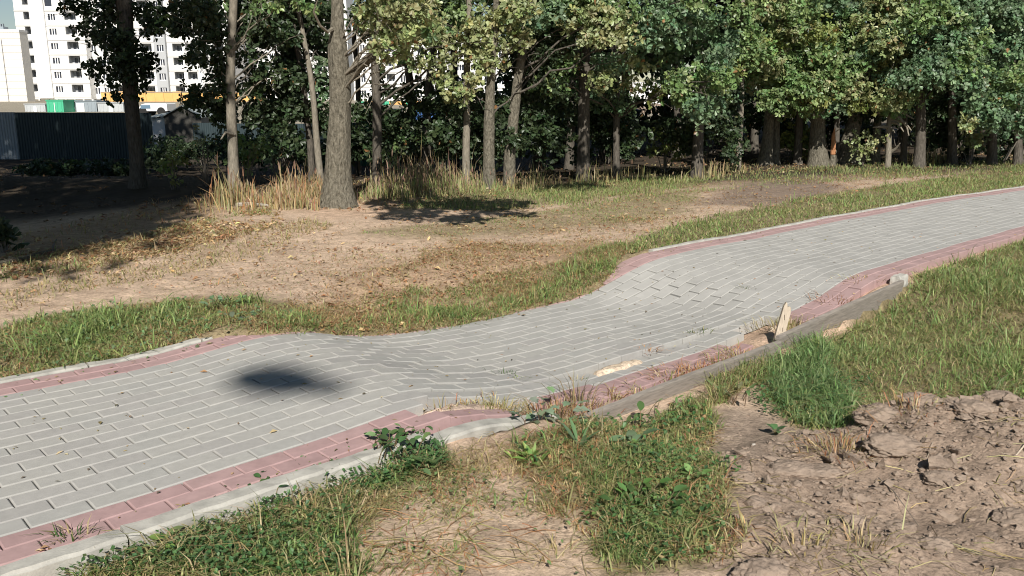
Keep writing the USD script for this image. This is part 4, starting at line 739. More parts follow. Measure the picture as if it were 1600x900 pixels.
CA4 = [over(-0.3, 5.6, 3.5, (0.4, 0.3, 0.25), 260), over(-0.95, 5.9, 3.6, (0.5, 0.35, 0.3), 380), over(-1.35, 6.9, 3.6, (0.35, 0.3, 0.3), 260), over(0.3, 5.9, 3.6, (0.35, 0.25, 0.2), 160), ((-1.3, 15.3, 8.5), (2.2, 2.2, 4.2), 5000, 0.28, 'g'), over(-0.75, 6.9, 3.7, (0.8, 0.6, 0.45), 800), over(-0.2, 6.6, 3.6, (0.6, 0.4, 0.3), 480), over(0.35, 6.7, 3.7, (0.35, 0.25, 0.2), 150), over(-1.05, 8.1, 3.5, (0.3, 0.3, 0.3), 220)]
tree('big_oak_tree', 'biggest trunk with furrowed bark in full sun and a cut fork to the right', [(531, 322, 46), (530, 290, 40), (529, 240, 37), (528, 190, 34), (529, 130, 32), (528, 75, 29), (528, 45, 20), (529, 0, 17)], C4, CA4, 'bark_grey', seed=5, top=10, sides=40, flare=1.5, rough=0.16, fork=[(539, 130, 0.0, 15), (552, 114, 0.06, 16), (566, 99, 0.12, 14), (577, 91, 0.16, 15), (584, 88, 0.2, 13)],
     bare=[[(519, 45, 0.1), (512, 50, 0.2), (500, 40, 0.3), (490, 18, 0.4), (496, 0, 0.5)]])
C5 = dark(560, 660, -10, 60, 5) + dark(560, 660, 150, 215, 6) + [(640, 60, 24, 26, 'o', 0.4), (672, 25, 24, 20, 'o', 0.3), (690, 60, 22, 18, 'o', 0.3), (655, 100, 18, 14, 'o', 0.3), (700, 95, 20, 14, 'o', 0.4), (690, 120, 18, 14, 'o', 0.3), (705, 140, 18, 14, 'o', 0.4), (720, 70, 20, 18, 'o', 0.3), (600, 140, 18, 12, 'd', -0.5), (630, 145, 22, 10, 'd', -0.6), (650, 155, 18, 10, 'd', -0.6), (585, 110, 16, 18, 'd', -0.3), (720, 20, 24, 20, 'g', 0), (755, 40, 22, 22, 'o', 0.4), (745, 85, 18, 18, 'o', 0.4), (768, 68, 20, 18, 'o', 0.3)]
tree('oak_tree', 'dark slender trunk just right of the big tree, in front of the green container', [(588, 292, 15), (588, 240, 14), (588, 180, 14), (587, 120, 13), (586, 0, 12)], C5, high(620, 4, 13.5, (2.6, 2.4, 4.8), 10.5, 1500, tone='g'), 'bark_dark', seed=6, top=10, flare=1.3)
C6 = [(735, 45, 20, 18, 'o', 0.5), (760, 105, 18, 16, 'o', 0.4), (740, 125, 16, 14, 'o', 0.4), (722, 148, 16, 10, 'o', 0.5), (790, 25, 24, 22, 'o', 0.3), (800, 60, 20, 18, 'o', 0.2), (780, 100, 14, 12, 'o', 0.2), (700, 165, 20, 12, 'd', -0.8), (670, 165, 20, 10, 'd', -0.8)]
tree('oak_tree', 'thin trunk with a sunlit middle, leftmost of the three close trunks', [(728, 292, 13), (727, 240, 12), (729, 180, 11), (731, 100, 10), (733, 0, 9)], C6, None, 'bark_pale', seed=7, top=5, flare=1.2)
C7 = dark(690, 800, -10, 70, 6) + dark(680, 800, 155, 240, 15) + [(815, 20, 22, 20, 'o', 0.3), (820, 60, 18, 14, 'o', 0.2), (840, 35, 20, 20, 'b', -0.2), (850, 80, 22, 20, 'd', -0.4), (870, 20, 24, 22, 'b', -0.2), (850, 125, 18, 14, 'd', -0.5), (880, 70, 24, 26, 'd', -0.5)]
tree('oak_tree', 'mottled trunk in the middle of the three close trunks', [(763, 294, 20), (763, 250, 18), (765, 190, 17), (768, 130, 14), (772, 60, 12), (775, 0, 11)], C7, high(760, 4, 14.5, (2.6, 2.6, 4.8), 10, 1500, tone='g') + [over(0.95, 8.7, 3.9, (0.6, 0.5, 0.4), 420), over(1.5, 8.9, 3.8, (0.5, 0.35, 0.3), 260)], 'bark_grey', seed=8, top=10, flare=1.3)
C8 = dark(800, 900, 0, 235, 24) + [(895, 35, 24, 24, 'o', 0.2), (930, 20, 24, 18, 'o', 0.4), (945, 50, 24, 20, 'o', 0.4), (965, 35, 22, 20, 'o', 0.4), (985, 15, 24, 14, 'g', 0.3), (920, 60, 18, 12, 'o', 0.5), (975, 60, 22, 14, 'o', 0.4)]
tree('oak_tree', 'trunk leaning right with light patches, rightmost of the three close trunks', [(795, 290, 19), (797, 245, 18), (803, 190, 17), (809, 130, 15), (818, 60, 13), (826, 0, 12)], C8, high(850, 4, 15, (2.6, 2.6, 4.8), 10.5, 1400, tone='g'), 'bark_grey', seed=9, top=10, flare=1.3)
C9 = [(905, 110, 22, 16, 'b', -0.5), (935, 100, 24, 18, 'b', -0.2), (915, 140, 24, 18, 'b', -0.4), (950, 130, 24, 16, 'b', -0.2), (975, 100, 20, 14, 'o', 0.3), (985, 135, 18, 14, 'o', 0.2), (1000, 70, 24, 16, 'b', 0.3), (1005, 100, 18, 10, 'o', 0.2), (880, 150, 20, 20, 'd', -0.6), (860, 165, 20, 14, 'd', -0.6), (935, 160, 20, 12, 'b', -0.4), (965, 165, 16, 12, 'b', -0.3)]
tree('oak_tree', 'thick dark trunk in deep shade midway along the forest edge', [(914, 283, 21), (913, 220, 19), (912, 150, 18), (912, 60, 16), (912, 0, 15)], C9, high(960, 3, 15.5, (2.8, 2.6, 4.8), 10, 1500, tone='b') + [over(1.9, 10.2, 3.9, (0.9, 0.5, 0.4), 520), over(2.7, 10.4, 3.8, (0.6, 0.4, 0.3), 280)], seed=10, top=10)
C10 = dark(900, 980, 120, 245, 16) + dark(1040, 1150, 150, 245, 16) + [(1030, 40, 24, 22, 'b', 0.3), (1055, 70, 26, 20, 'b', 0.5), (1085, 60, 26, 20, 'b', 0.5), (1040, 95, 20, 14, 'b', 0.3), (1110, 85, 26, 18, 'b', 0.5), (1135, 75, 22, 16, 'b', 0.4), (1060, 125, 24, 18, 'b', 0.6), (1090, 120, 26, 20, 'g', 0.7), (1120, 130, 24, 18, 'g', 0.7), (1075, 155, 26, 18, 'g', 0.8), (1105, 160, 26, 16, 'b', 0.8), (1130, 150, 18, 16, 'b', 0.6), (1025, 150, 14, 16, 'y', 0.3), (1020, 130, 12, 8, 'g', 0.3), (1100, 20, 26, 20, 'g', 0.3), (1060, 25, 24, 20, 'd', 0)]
tree('oak_tree', 'dark trunk under low hanging blue green foliage right of the bright gap', [(1091, 278, 17), (1091, 220, 16), (1093, 150, 15), (1096, 0, 13)], C10, high(1080, 3, 16, (2.8, 2.6, 4.8), 10, 1400, tone='b') + [over(4.0, 13.3, 3.6, (1.0, 0.5, 0.4), 420)], seed=11, top=10)
C11 = [(1160, 20, 26, 22, 'g', 0.3), (1170, 60, 24, 18, 'g', 0.4), (1160, 95, 22, 16, 'g', 0.4), (1190, 85, 24, 18, 'g', 0.5), (1150, 110, 16, 12, 'y', 0.4)]
tree('young_oak_tree', 'narrow speckled trunk with a sunlit stub, left of the twin grey trunks', [(1153, 268, 10), (1155, 220, 9), (1157, 160, 9), (1159, 60, 8), (1160, 0, 8)], C11, None, 'bark_pale', seed=12, top=5, flare=1.15)
C12 = [(1215, 20, 28, 22, 'o', 0.4), (1245, 15, 28, 18, 'g', 0.5), (1205, 55, 28, 20, 'g', 0.6), (1235, 55, 28, 20, 'o', 0.7), (1215, 95, 28, 20, 'o', 0.8), (1250, 90, 28, 22, 'g', 0.8), (1225, 125, 28, 18, 'y', 0.9), (1260, 125, 26, 20, 'g', 0.9), (1215, 150, 18, 10, 'g', 0.6), (1225, 172, 20, 12, 'g', 0.5)]
tree('oak_tree', 'pale grey trunk, left one of the twin pair beside the yellow green shrub', [(1195, 258, 20), (1198, 220, 17), (1203, 170, 15), (1206, 120, 13), (1208, 0, 12)], C12, high(1200, 3, 17.5, (3, 2.8, 4.8), 10, 1400, tone='g'), 'bark_grey', seed=13, top=10)
tree('oak_tree', 'darker short grey trunk, right one of the twin pair', [(1210, 257, 12), (1211, 230, 12), (1213, 180, 11), (1216, 100, 10)], [(1280, 60, 28, 20, 'g', 0.8), (1285, 25, 28, 20, 'g', 0.5)], None, 'bark_grey', seed=14, top=5)
C13 = [(1290, 95, 28, 20, 'g', 1.0), (1275, 125, 26, 20, 'o', 1.1), (1300, 130, 28, 20, 'g', 1.1), (1270, 155, 24, 16, 'y', 1.0), (1305, 165, 26, 16, 'b', 0.9), (1325, 60, 30, 22, 'g', 0.8), (1330, 100, 28, 22, 'g', 1.0), (1335, 135, 28, 18, 'o', 1.1), (1345, 165, 22, 14, 'y', 0.9), (1330, 20, 30, 22, 'b', 0.5), (1265, 170, 18, 12, 'g', 0.8)]
tree('oak_tree', 'broad pale trunk foot with a sharp shadow edge, left of the broken snag', [(1277, 259, 27), (1278, 225, 23), (1280, 180, 21), (1282, 100, 18), (1284, 0, 16)], C13, high(1290, 3, 18, (3, 2.8, 4.8), 10, 1500, tone='g'), 'bark_grey', seed=15, top=10)
C15 = dark(1160, 1270, 140, 225, 8, -1.5) + dark(1280, 1420, 130, 225, 12, -1.5) + [(1370, 25, 30, 24, 'b', 0.4), (1375, 65, 28, 20, 'b', 0.6), (1370, 95, 26, 16, 'y', 1.0), (1395, 90, 28, 16, 'o', 1.1), (1420, 88, 24, 16, 'o', 1.0), (1385, 118, 28, 12, 'y', 1.1), (1425, 112, 22, 12, 'g', 0.9), (1365, 135, 18, 14, 'g', 0.9), (1385, 160, 24, 12, 'g', 0.8), (1400, 172, 20, 10, 'g', 0.9), (1360, 175, 22, 14, 'd', 0.2), (1410, 30, 28, 24, 'd', 0.1)]
tree('oak_tree', 'thick trunk leaning right with big mottled light patches on grey bark', [(1322, 256, 28), (1327, 230, 26), (1337, 190, 21), (1345, 150, 18), (1352, 80, 16)], C15, high(1370, 3, 18.5, (3, 2.8, 4.8), 10, 1500, tone='b'), 'bark_grey', seed=16, top=10)
FRONT = np.random.default_rng(321)
def hang(px0, px1, n, ymax, tones='gb'):
    return [(FRONT.uniform(px0, px1), FRONT.uniform(-12, ymax), FRONT.uniform(22, 30), FRONT.uniform(15, 22), tones[FRONT.integers(len(tones))], FRONT.uniform(0.9, 1.8)) for _ in range(n)]
tree('oak_tree', 'leafy trunk hidden behind the sheets of foliage above the yellow green shrub', [(1248, 257, 12), (1249, 200, 11), (1251, 100, 10)], hang(1150, 1300, 18, 160, 'ggo') + hang(1180, 1290, 3, 150, 'y'), None, 'bark_dark', seed=61, top=6)
tree('oak_tree', 'slim dark trunk left of the thick leaning trunk, under thick foliage', [(1306, 256, 10), (1307, 200, 9), (1309, 100, 8)], hang(1290, 1400, 15, 165, 'gbo'), None, 'bark_dark', seed=62, top=6)
tree('oak_tree', 'slim dark trunk right of the dead twiggy tree, under blue green foliage', [(1412, 258, 9), (1413, 200, 8), (1415, 100, 7)], hang(1390, 1500, 17, 170, 'bbg'), None, 'bark_dark', seed=63, top=6)
tree('oak_tree', 'dark trunk at far right behind a curtain of blue green leaves', [(1590, 258, 12), (1590, 200, 11), (1592, 100, 10)], hang(1490, 1610, 22, 195, 'bbg'), None, 'bark_dark', seed=64, top=6)
tree('oak_tree', 'thin dark trunk between the deep shaded trunk and the bright gap', [(962, 279, 11), (963, 220, 10), (965, 150, 10)], hang(850, 985, 16, 150, 'obg') + hang(1000, 1130, 8, 60, 'b') + hang(1040, 1140, 8, 180, 'bg'), None, 'bark_dark', seed=65, top=6)
# dead conifer with drooping bare twigs
TW = [[(1391, 182, 0), (1405, 183, 0.2), (1417, 198, 0.3), (1420, 212, 0.35)], [(1391, 190, 0), (1404, 194, 0.2), (1412, 206, 0.3)], [(1391, 176, 0), (1410, 176, 0.2), (1428, 186, 0.3)], [(1386, 198, 0), (1375, 198, 0.1), (1364, 199, 0.2)], [(1391, 200, 0), (1398, 207, 0.2)], [(1388, 176, 0), (1372, 176, 0.2), (1366, 180, 0.3)], [(1391, 186, 0), (1415, 192, 0.3), (1424, 204, 0.35)], [(1391, 238, 0), (1400, 232, 0.1), (1406, 224, 0.2)]]
tree('dead_tree', 'thin grey dead trunk with drooping bare twigs on its right', [(1388, 262, 9), (1389, 235, 9), (1389, 200, 8), (1391, 172, 7), (1392, 140, 6)], [(1380, 172, 16, 8, 'g', 0.2), (1402, 165, 20, 10, 'g', 0.3)], None, 'bark_pale', seed=17, top=2.4, flare=1.1, bare=TW)
tree('oak_tree', 'slim trunk with soft light patches behind the dead twiggy one', [(1367, 256, 13), (1369, 220, 12), (1371, 180, 11), (1374, 100, 10)], [(1440, 20, 30, 24, 'd', 0), (1450, 60, 30, 24, 'b', 0.5)], None, 'bark_grey', seed=18, top=6)
C18 = dark(1420, 1600, 140, 235, 16, -1.2) + [(1455, 95, 30, 22, 'b', 0.9), (1485, 70, 30, 24, 'b', 0.9), (1470, 120, 28, 18, 'b', 1.0), (1500, 100, 30, 22, 'g', 1.0), (1515, 65, 30, 22, 'g', 0.8), (1480, 25, 30, 22, 'b', 0.5), (1520, 25, 30, 24, 'b', 0.5), (1515, 128, 26, 16, 'b', 1.0), (1460, 140, 20, 12, 'd', 0.3), (1520, 158, 16, 16, 'b', 0.9), (1512, 195, 12, 14, 'o', 0.8), (1440, 110, 24, 16, 'b', 0.7)]
tree('oak_tree', 'dark trunk in shade right of the dead twiggy tree', [(1436, 262, 16), (1437, 220, 15), (1438, 150, 14), (1440, 0, 12)], C18, high(1450, 3, 19, (3.2, 2.8, 4.8), 10, 1500, tone='b'), seed=19, top=10)
C19 = [(1550, 45, 30, 24, 'b', 0.7), (1545, 85, 30, 22, 'b', 0.9), (1575, 70, 30, 24, 'b', 0.9), (1590, 30, 30, 24, 'd', 0.6), (1555, 118, 28, 18, 'g', 1.0), (1585, 110, 28, 20, 'b', 1.0), (1600, 75, 30, 24, 'b', 0.8), (1565, 145, 22, 14, 'g', 0.9), (1595, 145, 24, 20, 'b', 0.9), (1600, 185, 18, 20, 'b', 0.9), (1578, 165, 14, 14, 'g', 0.8)]
tree('oak_tree', 'dark trunk near the right edge half hidden by hanging leaves', [(1549, 258, 13), (1550, 210, 12), (1552, 150, 11), (1555, 0, 10)], C19, high(1560, 3, 19.5, (3.2, 3, 4.8), 10, 1500, tone='b'), seed=20, top=10)
tree('oak_tree', 'shaded trunk between the two dark trunks at the right', [(1487, 258, 13), (1488, 220, 12), (1489, 150, 11)], [(1610, 20, 30, 26, 'd', 0.5)], high(1650, 2, 19, (3.4, 3, 5), 9.5, 1500, tone='b'), seed=21, top=8)
# the broken snag: torn bright wood on a grey stump
sg = ground_hit(1300, 259); t = thing('broken_snag', 'broken young trunk with torn orange wood and a splintered top', 'tree stump', tuple(sg)); k = sg[1] / FPX
lo = np.array([[0, 0, -0.1], [0.01, 0, 8 * k * 1.0], [0.005, 0, 24 * k]]); obj('stump', tube(np.vstack([lo]), [6.5 * k, 5.2 * k, 4.2 * k], 10, rough=0.15), 'bark_grey', t, smooth=50)
obj('torn_wood', tube([[0.0, -0.02, 18 * k], [-1.2 * k, -0.03, 32 * k], [-2 * k, -0.02, 46 * k], [-1.2 * k, -0.02, 57 * k]], [4.2 * k, 3.8 * k, 3.0 * k, 0.6 * k], 8, rough=0.25, seed=4), 'torn_wood', t, smooth=40)
obj('splinter', tube([[-1 * k, -0.02, 50 * k], [3 * k, -0.05, 54 * k], [8 * k, -0.08, 58 * k]], [1.0 * k, 0.8 * k, 0.3 * k], 5), 'pale_wood', t)
# darker trees further in: each with its own trunk and crown
r = np.random.default_rng(99)
BACK = [(640, 25, 14), (668, 21, 13), (690, 27, 14), (712, 31, 12), (840, 22, 17), (866, 27, 14), (890, 20, 13), (945, 24, 16), (975, 30, 14), (1058, 22, 15), (1040, 34, 12), (1128, 26, 15), (1176, 29, 14), (1180, 22, 12), (1248, 30, 15), (1300, 27, 14), (1345, 31, 15), (1412, 26, 16), (1465, 33, 14), (1515, 27, 15), (1575, 31, 15), (1610, 25, 15), (440, 24, 13), (555, 31, 9)]
for i, (px, dep, w) in enumerate(BACK):
    cl = []
    if px > 820:
        for q in range(15):
            cl.append((px + r.normal(0, 36), r.uniform(-15, 175) if not (960 < px < 1065) else r.uniform(-10, 100), r.uniform(22, 34), r.uniform(16, 26), 'd' if r.random() < 0.7 else 'b', r.uniform(-2, 2)))
    elif px > 600: cl = [(px + r.normal(0, 20), r.uniform(-10, 60), 20, 16, 'd', r.uniform(-1, 1)) for q in range(3)] + [(px + r.normal(0, 14), r.uniform(120, 165), 20, 10, 'd', r.uniform(-1, 1)) for q in range(2)]
    tree('forest_tree', 'dim trunk standing deep in the shade behind the front row of trees', [(px, 150 + 1331 * (1.4 - float(H((px - 800) / FPX * dep, dep, False))) / dep, w), (px + r.normal(0, 3), 170, w * 0.9), (px + r.normal(0, 6), 60, w * 0.8), (px + r.normal(0, 9), 0, w * 0.75)], cl, high(px, 1, dep, (3.4, 3, 5), 10.5, 1150, 0.3, 'd'), depth=dep, seed=200 + i, group='dim trunks in the shaded wood', top=10, leaf=0.2, dens=2.0, sides=8)
# trees standing left of the picture, whose shade falls over the left of the clearing
for i, (x, y, zc, R) in enumerate([(-11.0, 3.5, 9.0, (3, 3, 3)), (-13.5, 7.0, 10.0, (3.4, 3, 3.6)), (-8.6, 9.5, 9.5, (2.6, 2.6, 3.4)), (-6.2, -1.3, 7.5, (2.7, 2.5, 2.2)), (-5.7, 1.8, 8.0, (2.4, 2.6, 2.3)), (-5.1, 4.2, 8.6, (1.5, 2.0, 2.3)), (-4.5, -0.6, 7.6, (1.5, 1.7, 1.7)), (-9.0, 6.5, 9.5, (3.4, 3.2, 3.2)), (-11.5, 11.0, 10.0, (3.6, 3.2, 4.4)), (-14.5, 16.0, 11.0, (3.8, 3.4, 5)), (-17.8, 22.0, 12.0, (3.8, 3.6, 5)), (-21.5, 25.0, 11.5, (3.8, 3.4, 5)), (-25.5, 26.0, 11.5, (3.8, 3.4, 5)), (-18.3, 28.5, 11, (3.6, 3.4, 5)), (-9.5, 1.5, 8.5, (2.8, 2.8, 3))]):
    z0 = float(H(x, y, False)); t = thing('oak_tree', ['oak beyond the left edge, west of the shaded hollow', 'oak beyond the left edge, second west of the shaded hollow', 'oak beyond the left edge, third west of the shaded hollow', 'oak beyond the left edge, nearest of them to the path', 'oak beyond the left edge, shading the fallen log', 'oak beyond the left edge, third from the path', 'oak beyond the left edge, fourth from the path', 'slender oak beyond the left edge, closest to the kerb', 'oak beyond the left edge, level with the leaning dark trunk', 'oak beyond the left edge behind the leaning dark trunk', 'oak beyond the left edge near the fence', 'oak at the left end of the fence', 'leftmost oak by the fence, beyond the edge', 'oak right in front of the fence beyond the edge', 'oak furthest left of the path beyond the edge'][i], 'tree', (x, y, z0), 'oaks beyond the left edge')
    zs = np.linspace(-0.1, zc - z0, 9); obj('trunk', tube(np.stack([0.1 * np.sin(zs), 0.08 * np.cos(zs * 1.3) - 0.08, zs], 1), np.linspace(0.2, 0.07, 9), 10, rough=0.1, seed=i), 'bark_dark', t, smooth=50)
    v, f, c = leaf_cluster(np.array([0, 0, zc - z0]), R, 9000 if 2 < i < 7 else 7500, 0.2 if 2 < i < 7 else 0.3, TONE['g'], r, simple=True); obj('crown', (v, f), 'leaf_look', t, tint=c)
    br = []
    for q in range(7):
        e = np.array([0, 0, zc - z0]) + r.normal(size=3) * np.array(R) * 0.5; b = np.array([0, 0, max(1.6, e[2] - 2.0)]); br.append(tube([b, (b + e) / 2 + [0, 0, 0.2], e], [0.05, 0.035, 0.012], 6))
    v, f = join(br); obj('branches', (v, f), 'bark_dark', t, smooth=60)
# shrubs and undergrowth
def shrub(px, py, depth, hgt, wid, tone, label, n=500, L=0.08, seed=0, group=None, name='shrub'):
    rr = np.random.default_rng(4000 + seed); c = Q(px, py, depth) if depth else ground_hit(px, py); c[2] = float(H(c[0], c[1], False)); t = thing(name, label, 'shrub', tuple(c), group)
    fol, sm_ = [], []
    for q in range(7):
        a = rr.uniform(0, 6.28); e = np.array([math.cos(a) * wid * 0.5 * rr.random(), math.sin(a) * wid * 0.35 * rr.random(), hgt * rr.uniform(0.35, 0.9)])
        sm_.append(tube([[0.1 * e[0], 0.1 * e[1], -0.05], e * [0.5, 0.5, 0.6], e], [0.012, 0.009, 0.004], 5)); fol.append(leaf_cluster(e, (wid * 0.28, wid * 0.24, hgt * 0.24), n / 7, L, TONE[tone], rr))
    v, f = join(sm_); obj('stems', (v, f), 'twig', t); v, f, cc = mergec(fol); obj('foliage', (v, f), 'leaf_look', t, tint=cc)
shrub(1235, 255, None, 1.35, 1.0, 'y', 'yellow green shrub between the twin trunks and the broad pale trunk', 1100, 0.10, 1)
shrub(1262, 256, None, 0.8, 0.6, 'g', 'small green bush touching the broad pale trunk', 500, 0.09, 2)
shrub(1038, 262, 17, 1.0, 0.9, 'y', 'yellowish bush under the bright gap in the trees', 500, 0.09, 3)
shrub(1140, 262, 17.5, 1.2, 0.5, 'o', 'leafy sapling against the narrow speckled trunk', 350, 0.09, 4)
shrub(1345, 262, None, 0.8, 1.1, 'o', 'twiggy olive bush at the foot of the dead twiggy tree', 500, 0.07, 5)
shrub(1560, 258, None, 1.5, 1.6, 'b', 'dark green bush at the right end of the forest edge', 1500, 0.09, 6)
shrub(1515, 258, None, 0.9, 0.6, 'o', 'pale leaved sprig in front of the dark trunks at right', 250, 0.09, 7)
shrub(1595, 256, None, 1.7, 1.3, 'b', 'dense bush cut by the right edge of the picture', 1300, 0.09, 8)
shrub(618, 282, 13.6, 0.75, 0.35, 'g', 'feathery tall weed in the dry grass right of the slender trunk', 160, 0.07, 9)
shrub(325, 300, 14.2, 0.9, 0.5, 'o', 'withered tall weed left of the slim pale trunk', 110, 0.06, 10)
shrub(385, 300, 14.2, 0.9, 0.7, 'g', 'green weed bush right of the slim pale trunk', 500, 0.08, 11)
shrub(430, 285, 15.0, 0.9, 0.6, 'b', 'pale twiggy weed left of the crooked trunk', 170, 0.07, 12)
shrub(8, 396, None, 0.28, 0.3, 'd', 'green weeds in the shade at the left edge', 260, 0.08, 13)
shrub(272, 300, 14.0, 0.55, 0.4, 'y', 'yellow green grass bush in the shaded hollow', 200, 0.08, 14)
rb = np.random.default_rng(555)
for i, (px, dep, hg, wd) in enumerate([(350, 30, 1.3, 2.4), (400, 26, 1.5, 2.2), (455, 22, 1.6, 2.0), (500, 27, 1.4, 2.2), (560, 24, 1.3, 1.8), (625, 24, 1.7, 2.2), (680, 20, 1.6, 2.2), (735, 25, 2.0, 2.6), (800, 21, 1.6, 2.2), (850, 24, 2.0, 2.6), (900, 28, 2.4, 3.0), (950, 22, 2.0, 2.4), (1000, 26, 1.7, 3.0), (1050, 24, 1.8, 2.6), (1110, 23, 2.2, 2.6), (1170, 25, 2.4, 2.6), (1230, 28, 3.0, 3.4), (1300, 24, 2.6, 2.6), (1350, 27, 3.0, 3.0), (1410, 24, 2.8, 2.6), (1460, 27, 3.0, 3.0), (1510, 24, 3.0, 2.6), (1560, 26, 3.4, 3.2), (1620, 25, 3.2, 3.0), (260, 33, 1.0, 2.6), (305, 35, 1.1, 2.6), (180, 30, 0.6, 2.2), (90, 27, 0.5, 1.8)]):
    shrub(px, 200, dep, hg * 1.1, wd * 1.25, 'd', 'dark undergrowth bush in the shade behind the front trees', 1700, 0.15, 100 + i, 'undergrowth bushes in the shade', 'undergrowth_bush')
# ---------------------------------------------------------------- fence, sheds, vehicles
def corr(x0, x1, y, z0, z1, pitch=0.12, amp=0.014, slope=0.0):
    n = int((x1 - x0) / pitch) * 4; u = np.linspace(x0, x1, n + 1); ph = (np.arange(n + 1) % 4); dy = np.where((ph == 1) | (ph == 2), -amp, amp)
    V = np.vstack([np.stack([u, y + dy + slope * (u - x0), np.full(n + 1, z0)], 1), np.stack([u, y + dy + slope * (u - x0), np.full(n + 1, z1)], 1)]); k = np.arange(n)
    return V, np.stack([k, k + 1, n + 2 + k, n + 1 + k], 1)
FY = 40.0
fence = thing('sheet_metal_fence', 'dark teal corrugated metal fence in the shade at the left', 'fence')
ztop = Q(100, 175, FY)[2]; x = Q(-55, 175, FY)[0]; xe = Q(236, 178, FY)[0]; k = 0
while x < xe - 0.3:
    lx = min(x + 1.15, xe); zt = ztop - 0.006 * k
    look = 'grey_metal' if k == 1 else 'teal_fence'
    v, f = corr(x, lx, FY + 0.006 * (k % 2), -1.75, zt); p = obj('panel', (v, f), look, fence)
    if look != 'teal_fence': tag(p, 'paler panel at the left end of the fence')
    x = lx - 0.02; k += 1
obj('rail', box(Q(-60, 175, FY)[0], xe, FY + 0.05, FY + 0.09, ztop - 0.32, ztop - 0.26), 'grey_metal', fence)
fence2 = thing('board_fence', 'low dark fence behind the trees right of the grey shed', 'fence'); x = Q(300, 190, 43)[0]
for q in range(13): obj('panel', corr(x + q * 2.2, x + q * 2.2 + 2.19, 43, -1.6, 0.10 - 0.02 * (q % 3), 0.2, 0.02), 'teal_fence', fence2)
# gabled shed
SY = 46.0; a = Q(257, 190, SY); b = Q(314, 185, SY); ap = Q(285, 164, SY); ev = Q(257, 181, SY)[2]; zb = float(H((a[0] + b[0]) / 2, SY, False)) - 0.1
shed = thing('gabled_shed', 'small grey shed with a pale gable roof beyond the fence', 'shed'); x0, x1 = a[0], b[0]; dp = 3.4
pr = Polygon([(x0, zb), (x1, zb), (x1, ev), (ap[0], ap[2] - 0.05), (x0, ev)]); m = trimesh.creation.extrude_polygon(pr, dp, engine='earcut'); v = np.array(m.vertices); m.vertices = np.stack([v[:, 0] - 0.18 * v[:, 2], SY + v[:, 2], v[:, 1]], 1); m.invert(); obj('wall', m, 'plank_dark', shed)
def slab(p, q, r_, s, th=0.05):
    V = np.array([p, q, r_, s]); W = V - [0, 0, th]; return trimesh.convex.convex_hull(np.vstack([V, W]))
sk = np.array([-0.18 * dp, dp, 0]); A = np.array([x0 - 0.12, SY - 0.15, ev - 0.05]); B = np.array([ap[0], SY - 0.15, ap[2]]); E_ = np.array([x1 + 0.12, SY - 0.15, ev - 0.05])
obj('roof', slab(A, B, B + sk, A + sk), 'roof_sheet', shed); obj('roof', slab(B, E_, E_ + sk, B + sk), 'roof_sheet', shed)
wl = Q(238, 190, SY + 1.2)
obj('side_wall', box(wl[0], x0 - 0.02, SY + 0.4, SY + dp, zb, ev - 0.10), 'white_wall', shed); obj('lean_to_roof', slab(np.array([wl[0] - 0.1, SY + 0.2, ev - 0.15]), np.array([x0 + 0.02, SY + 0.2, ev + 0.05]), np.array([x0 - 0.4, SY + dp, ev + 0.25]), np.array([wl[0] - 0.6, SY + dp, ev])), 'roof_sheet', shed)
# site cabins in a row
def cabin(px0, px1, py0, dep, mt, label, depth_m=2.4, z=None, door=None, roof=None, name='site_cabin'):
    p, q = Q(px0, py0, dep), Q(px1, py0, dep); zb = float(H((p[0] + q[0]) / 2, dep, False)) - 0.05
    t = thing(name, label, 'cabin'); n = max(2, int((q[0] - p[0]) / 0.3))
    obj('wall', cat([box(p[0], q[0], dep, dep + depth_m, zb, p[2] - 0.08), *[box(p[0] + (q[0] - p[0]) * (i + 0.25) / n, p[0] + (q[0] - p[0]) * (i + 0.6) / n, dep - 0.03, dep, zb + 0.1, p[2] - 0.18) for i in range(n)]]), mt, t)
    obj('roof', box(p[0] - 0.06, q[0] + 0.06, dep - 0.06, dep + depth_m + 0.06, p[2] - 0.078, p[2]), roof or mt, t)
    if door: 
        d0, d1 = Q(door[0], py0, dep)[0], Q(door[1], py0, dep)[0]; obj('door', box(d0, d1, dep - 0.07, dep - 0.032, zb + 0.05, p[2] - 0.25), 'white_paint' if mt != 'white_paint' else 'grey_metal', t)
    return t
cabin(38, 70, 162, 80, 'pale_metal', 'pale grey site cabin left of the bright green one', door=(52, 57))
cabin(72, 98, 156, 78, 'green_metal', 'bright green metal site cabin beyond the fence', door=(84, 85))
cabin(99, 116, 158, 80, 'pale_metal', 'narrow pale cabin just right of the bright green one')
cabin(117, 150, 157, 80, 'grey_metal', 'grey site cabin with a white door beyond the fence', door=(119, 131))
cabin(152, 192, 160, 80, 'pale_metal', 'bluish grey cabin left of the dark leaning trunk', door=(170, 176))
cabin(318, 352, 166, 62, 'grey_metal', 'low grey cabin behind the gabled shed')
gc = cabin(558, 617, 171, 36, 'dark_green_metal', 'dark green container with a lit front behind the slender trunk', door=None, name='container')
cabin(680, 726, 166, 70, 'blue_metal', 'blue container seen between the trunks left of the three close ones', name='container'); cabin(640, 676, 172, 66, 'blue_metal', 'dim blue container further left between the trunks', name='container'); cabin(735, 790, 163, 74, 'blue_metal', 'blue container behind the three close trunks', name='container')
cabin(985, 1001, 171, 48, 'teal_fence', 'dark box shed beside the bright gap in the trees')
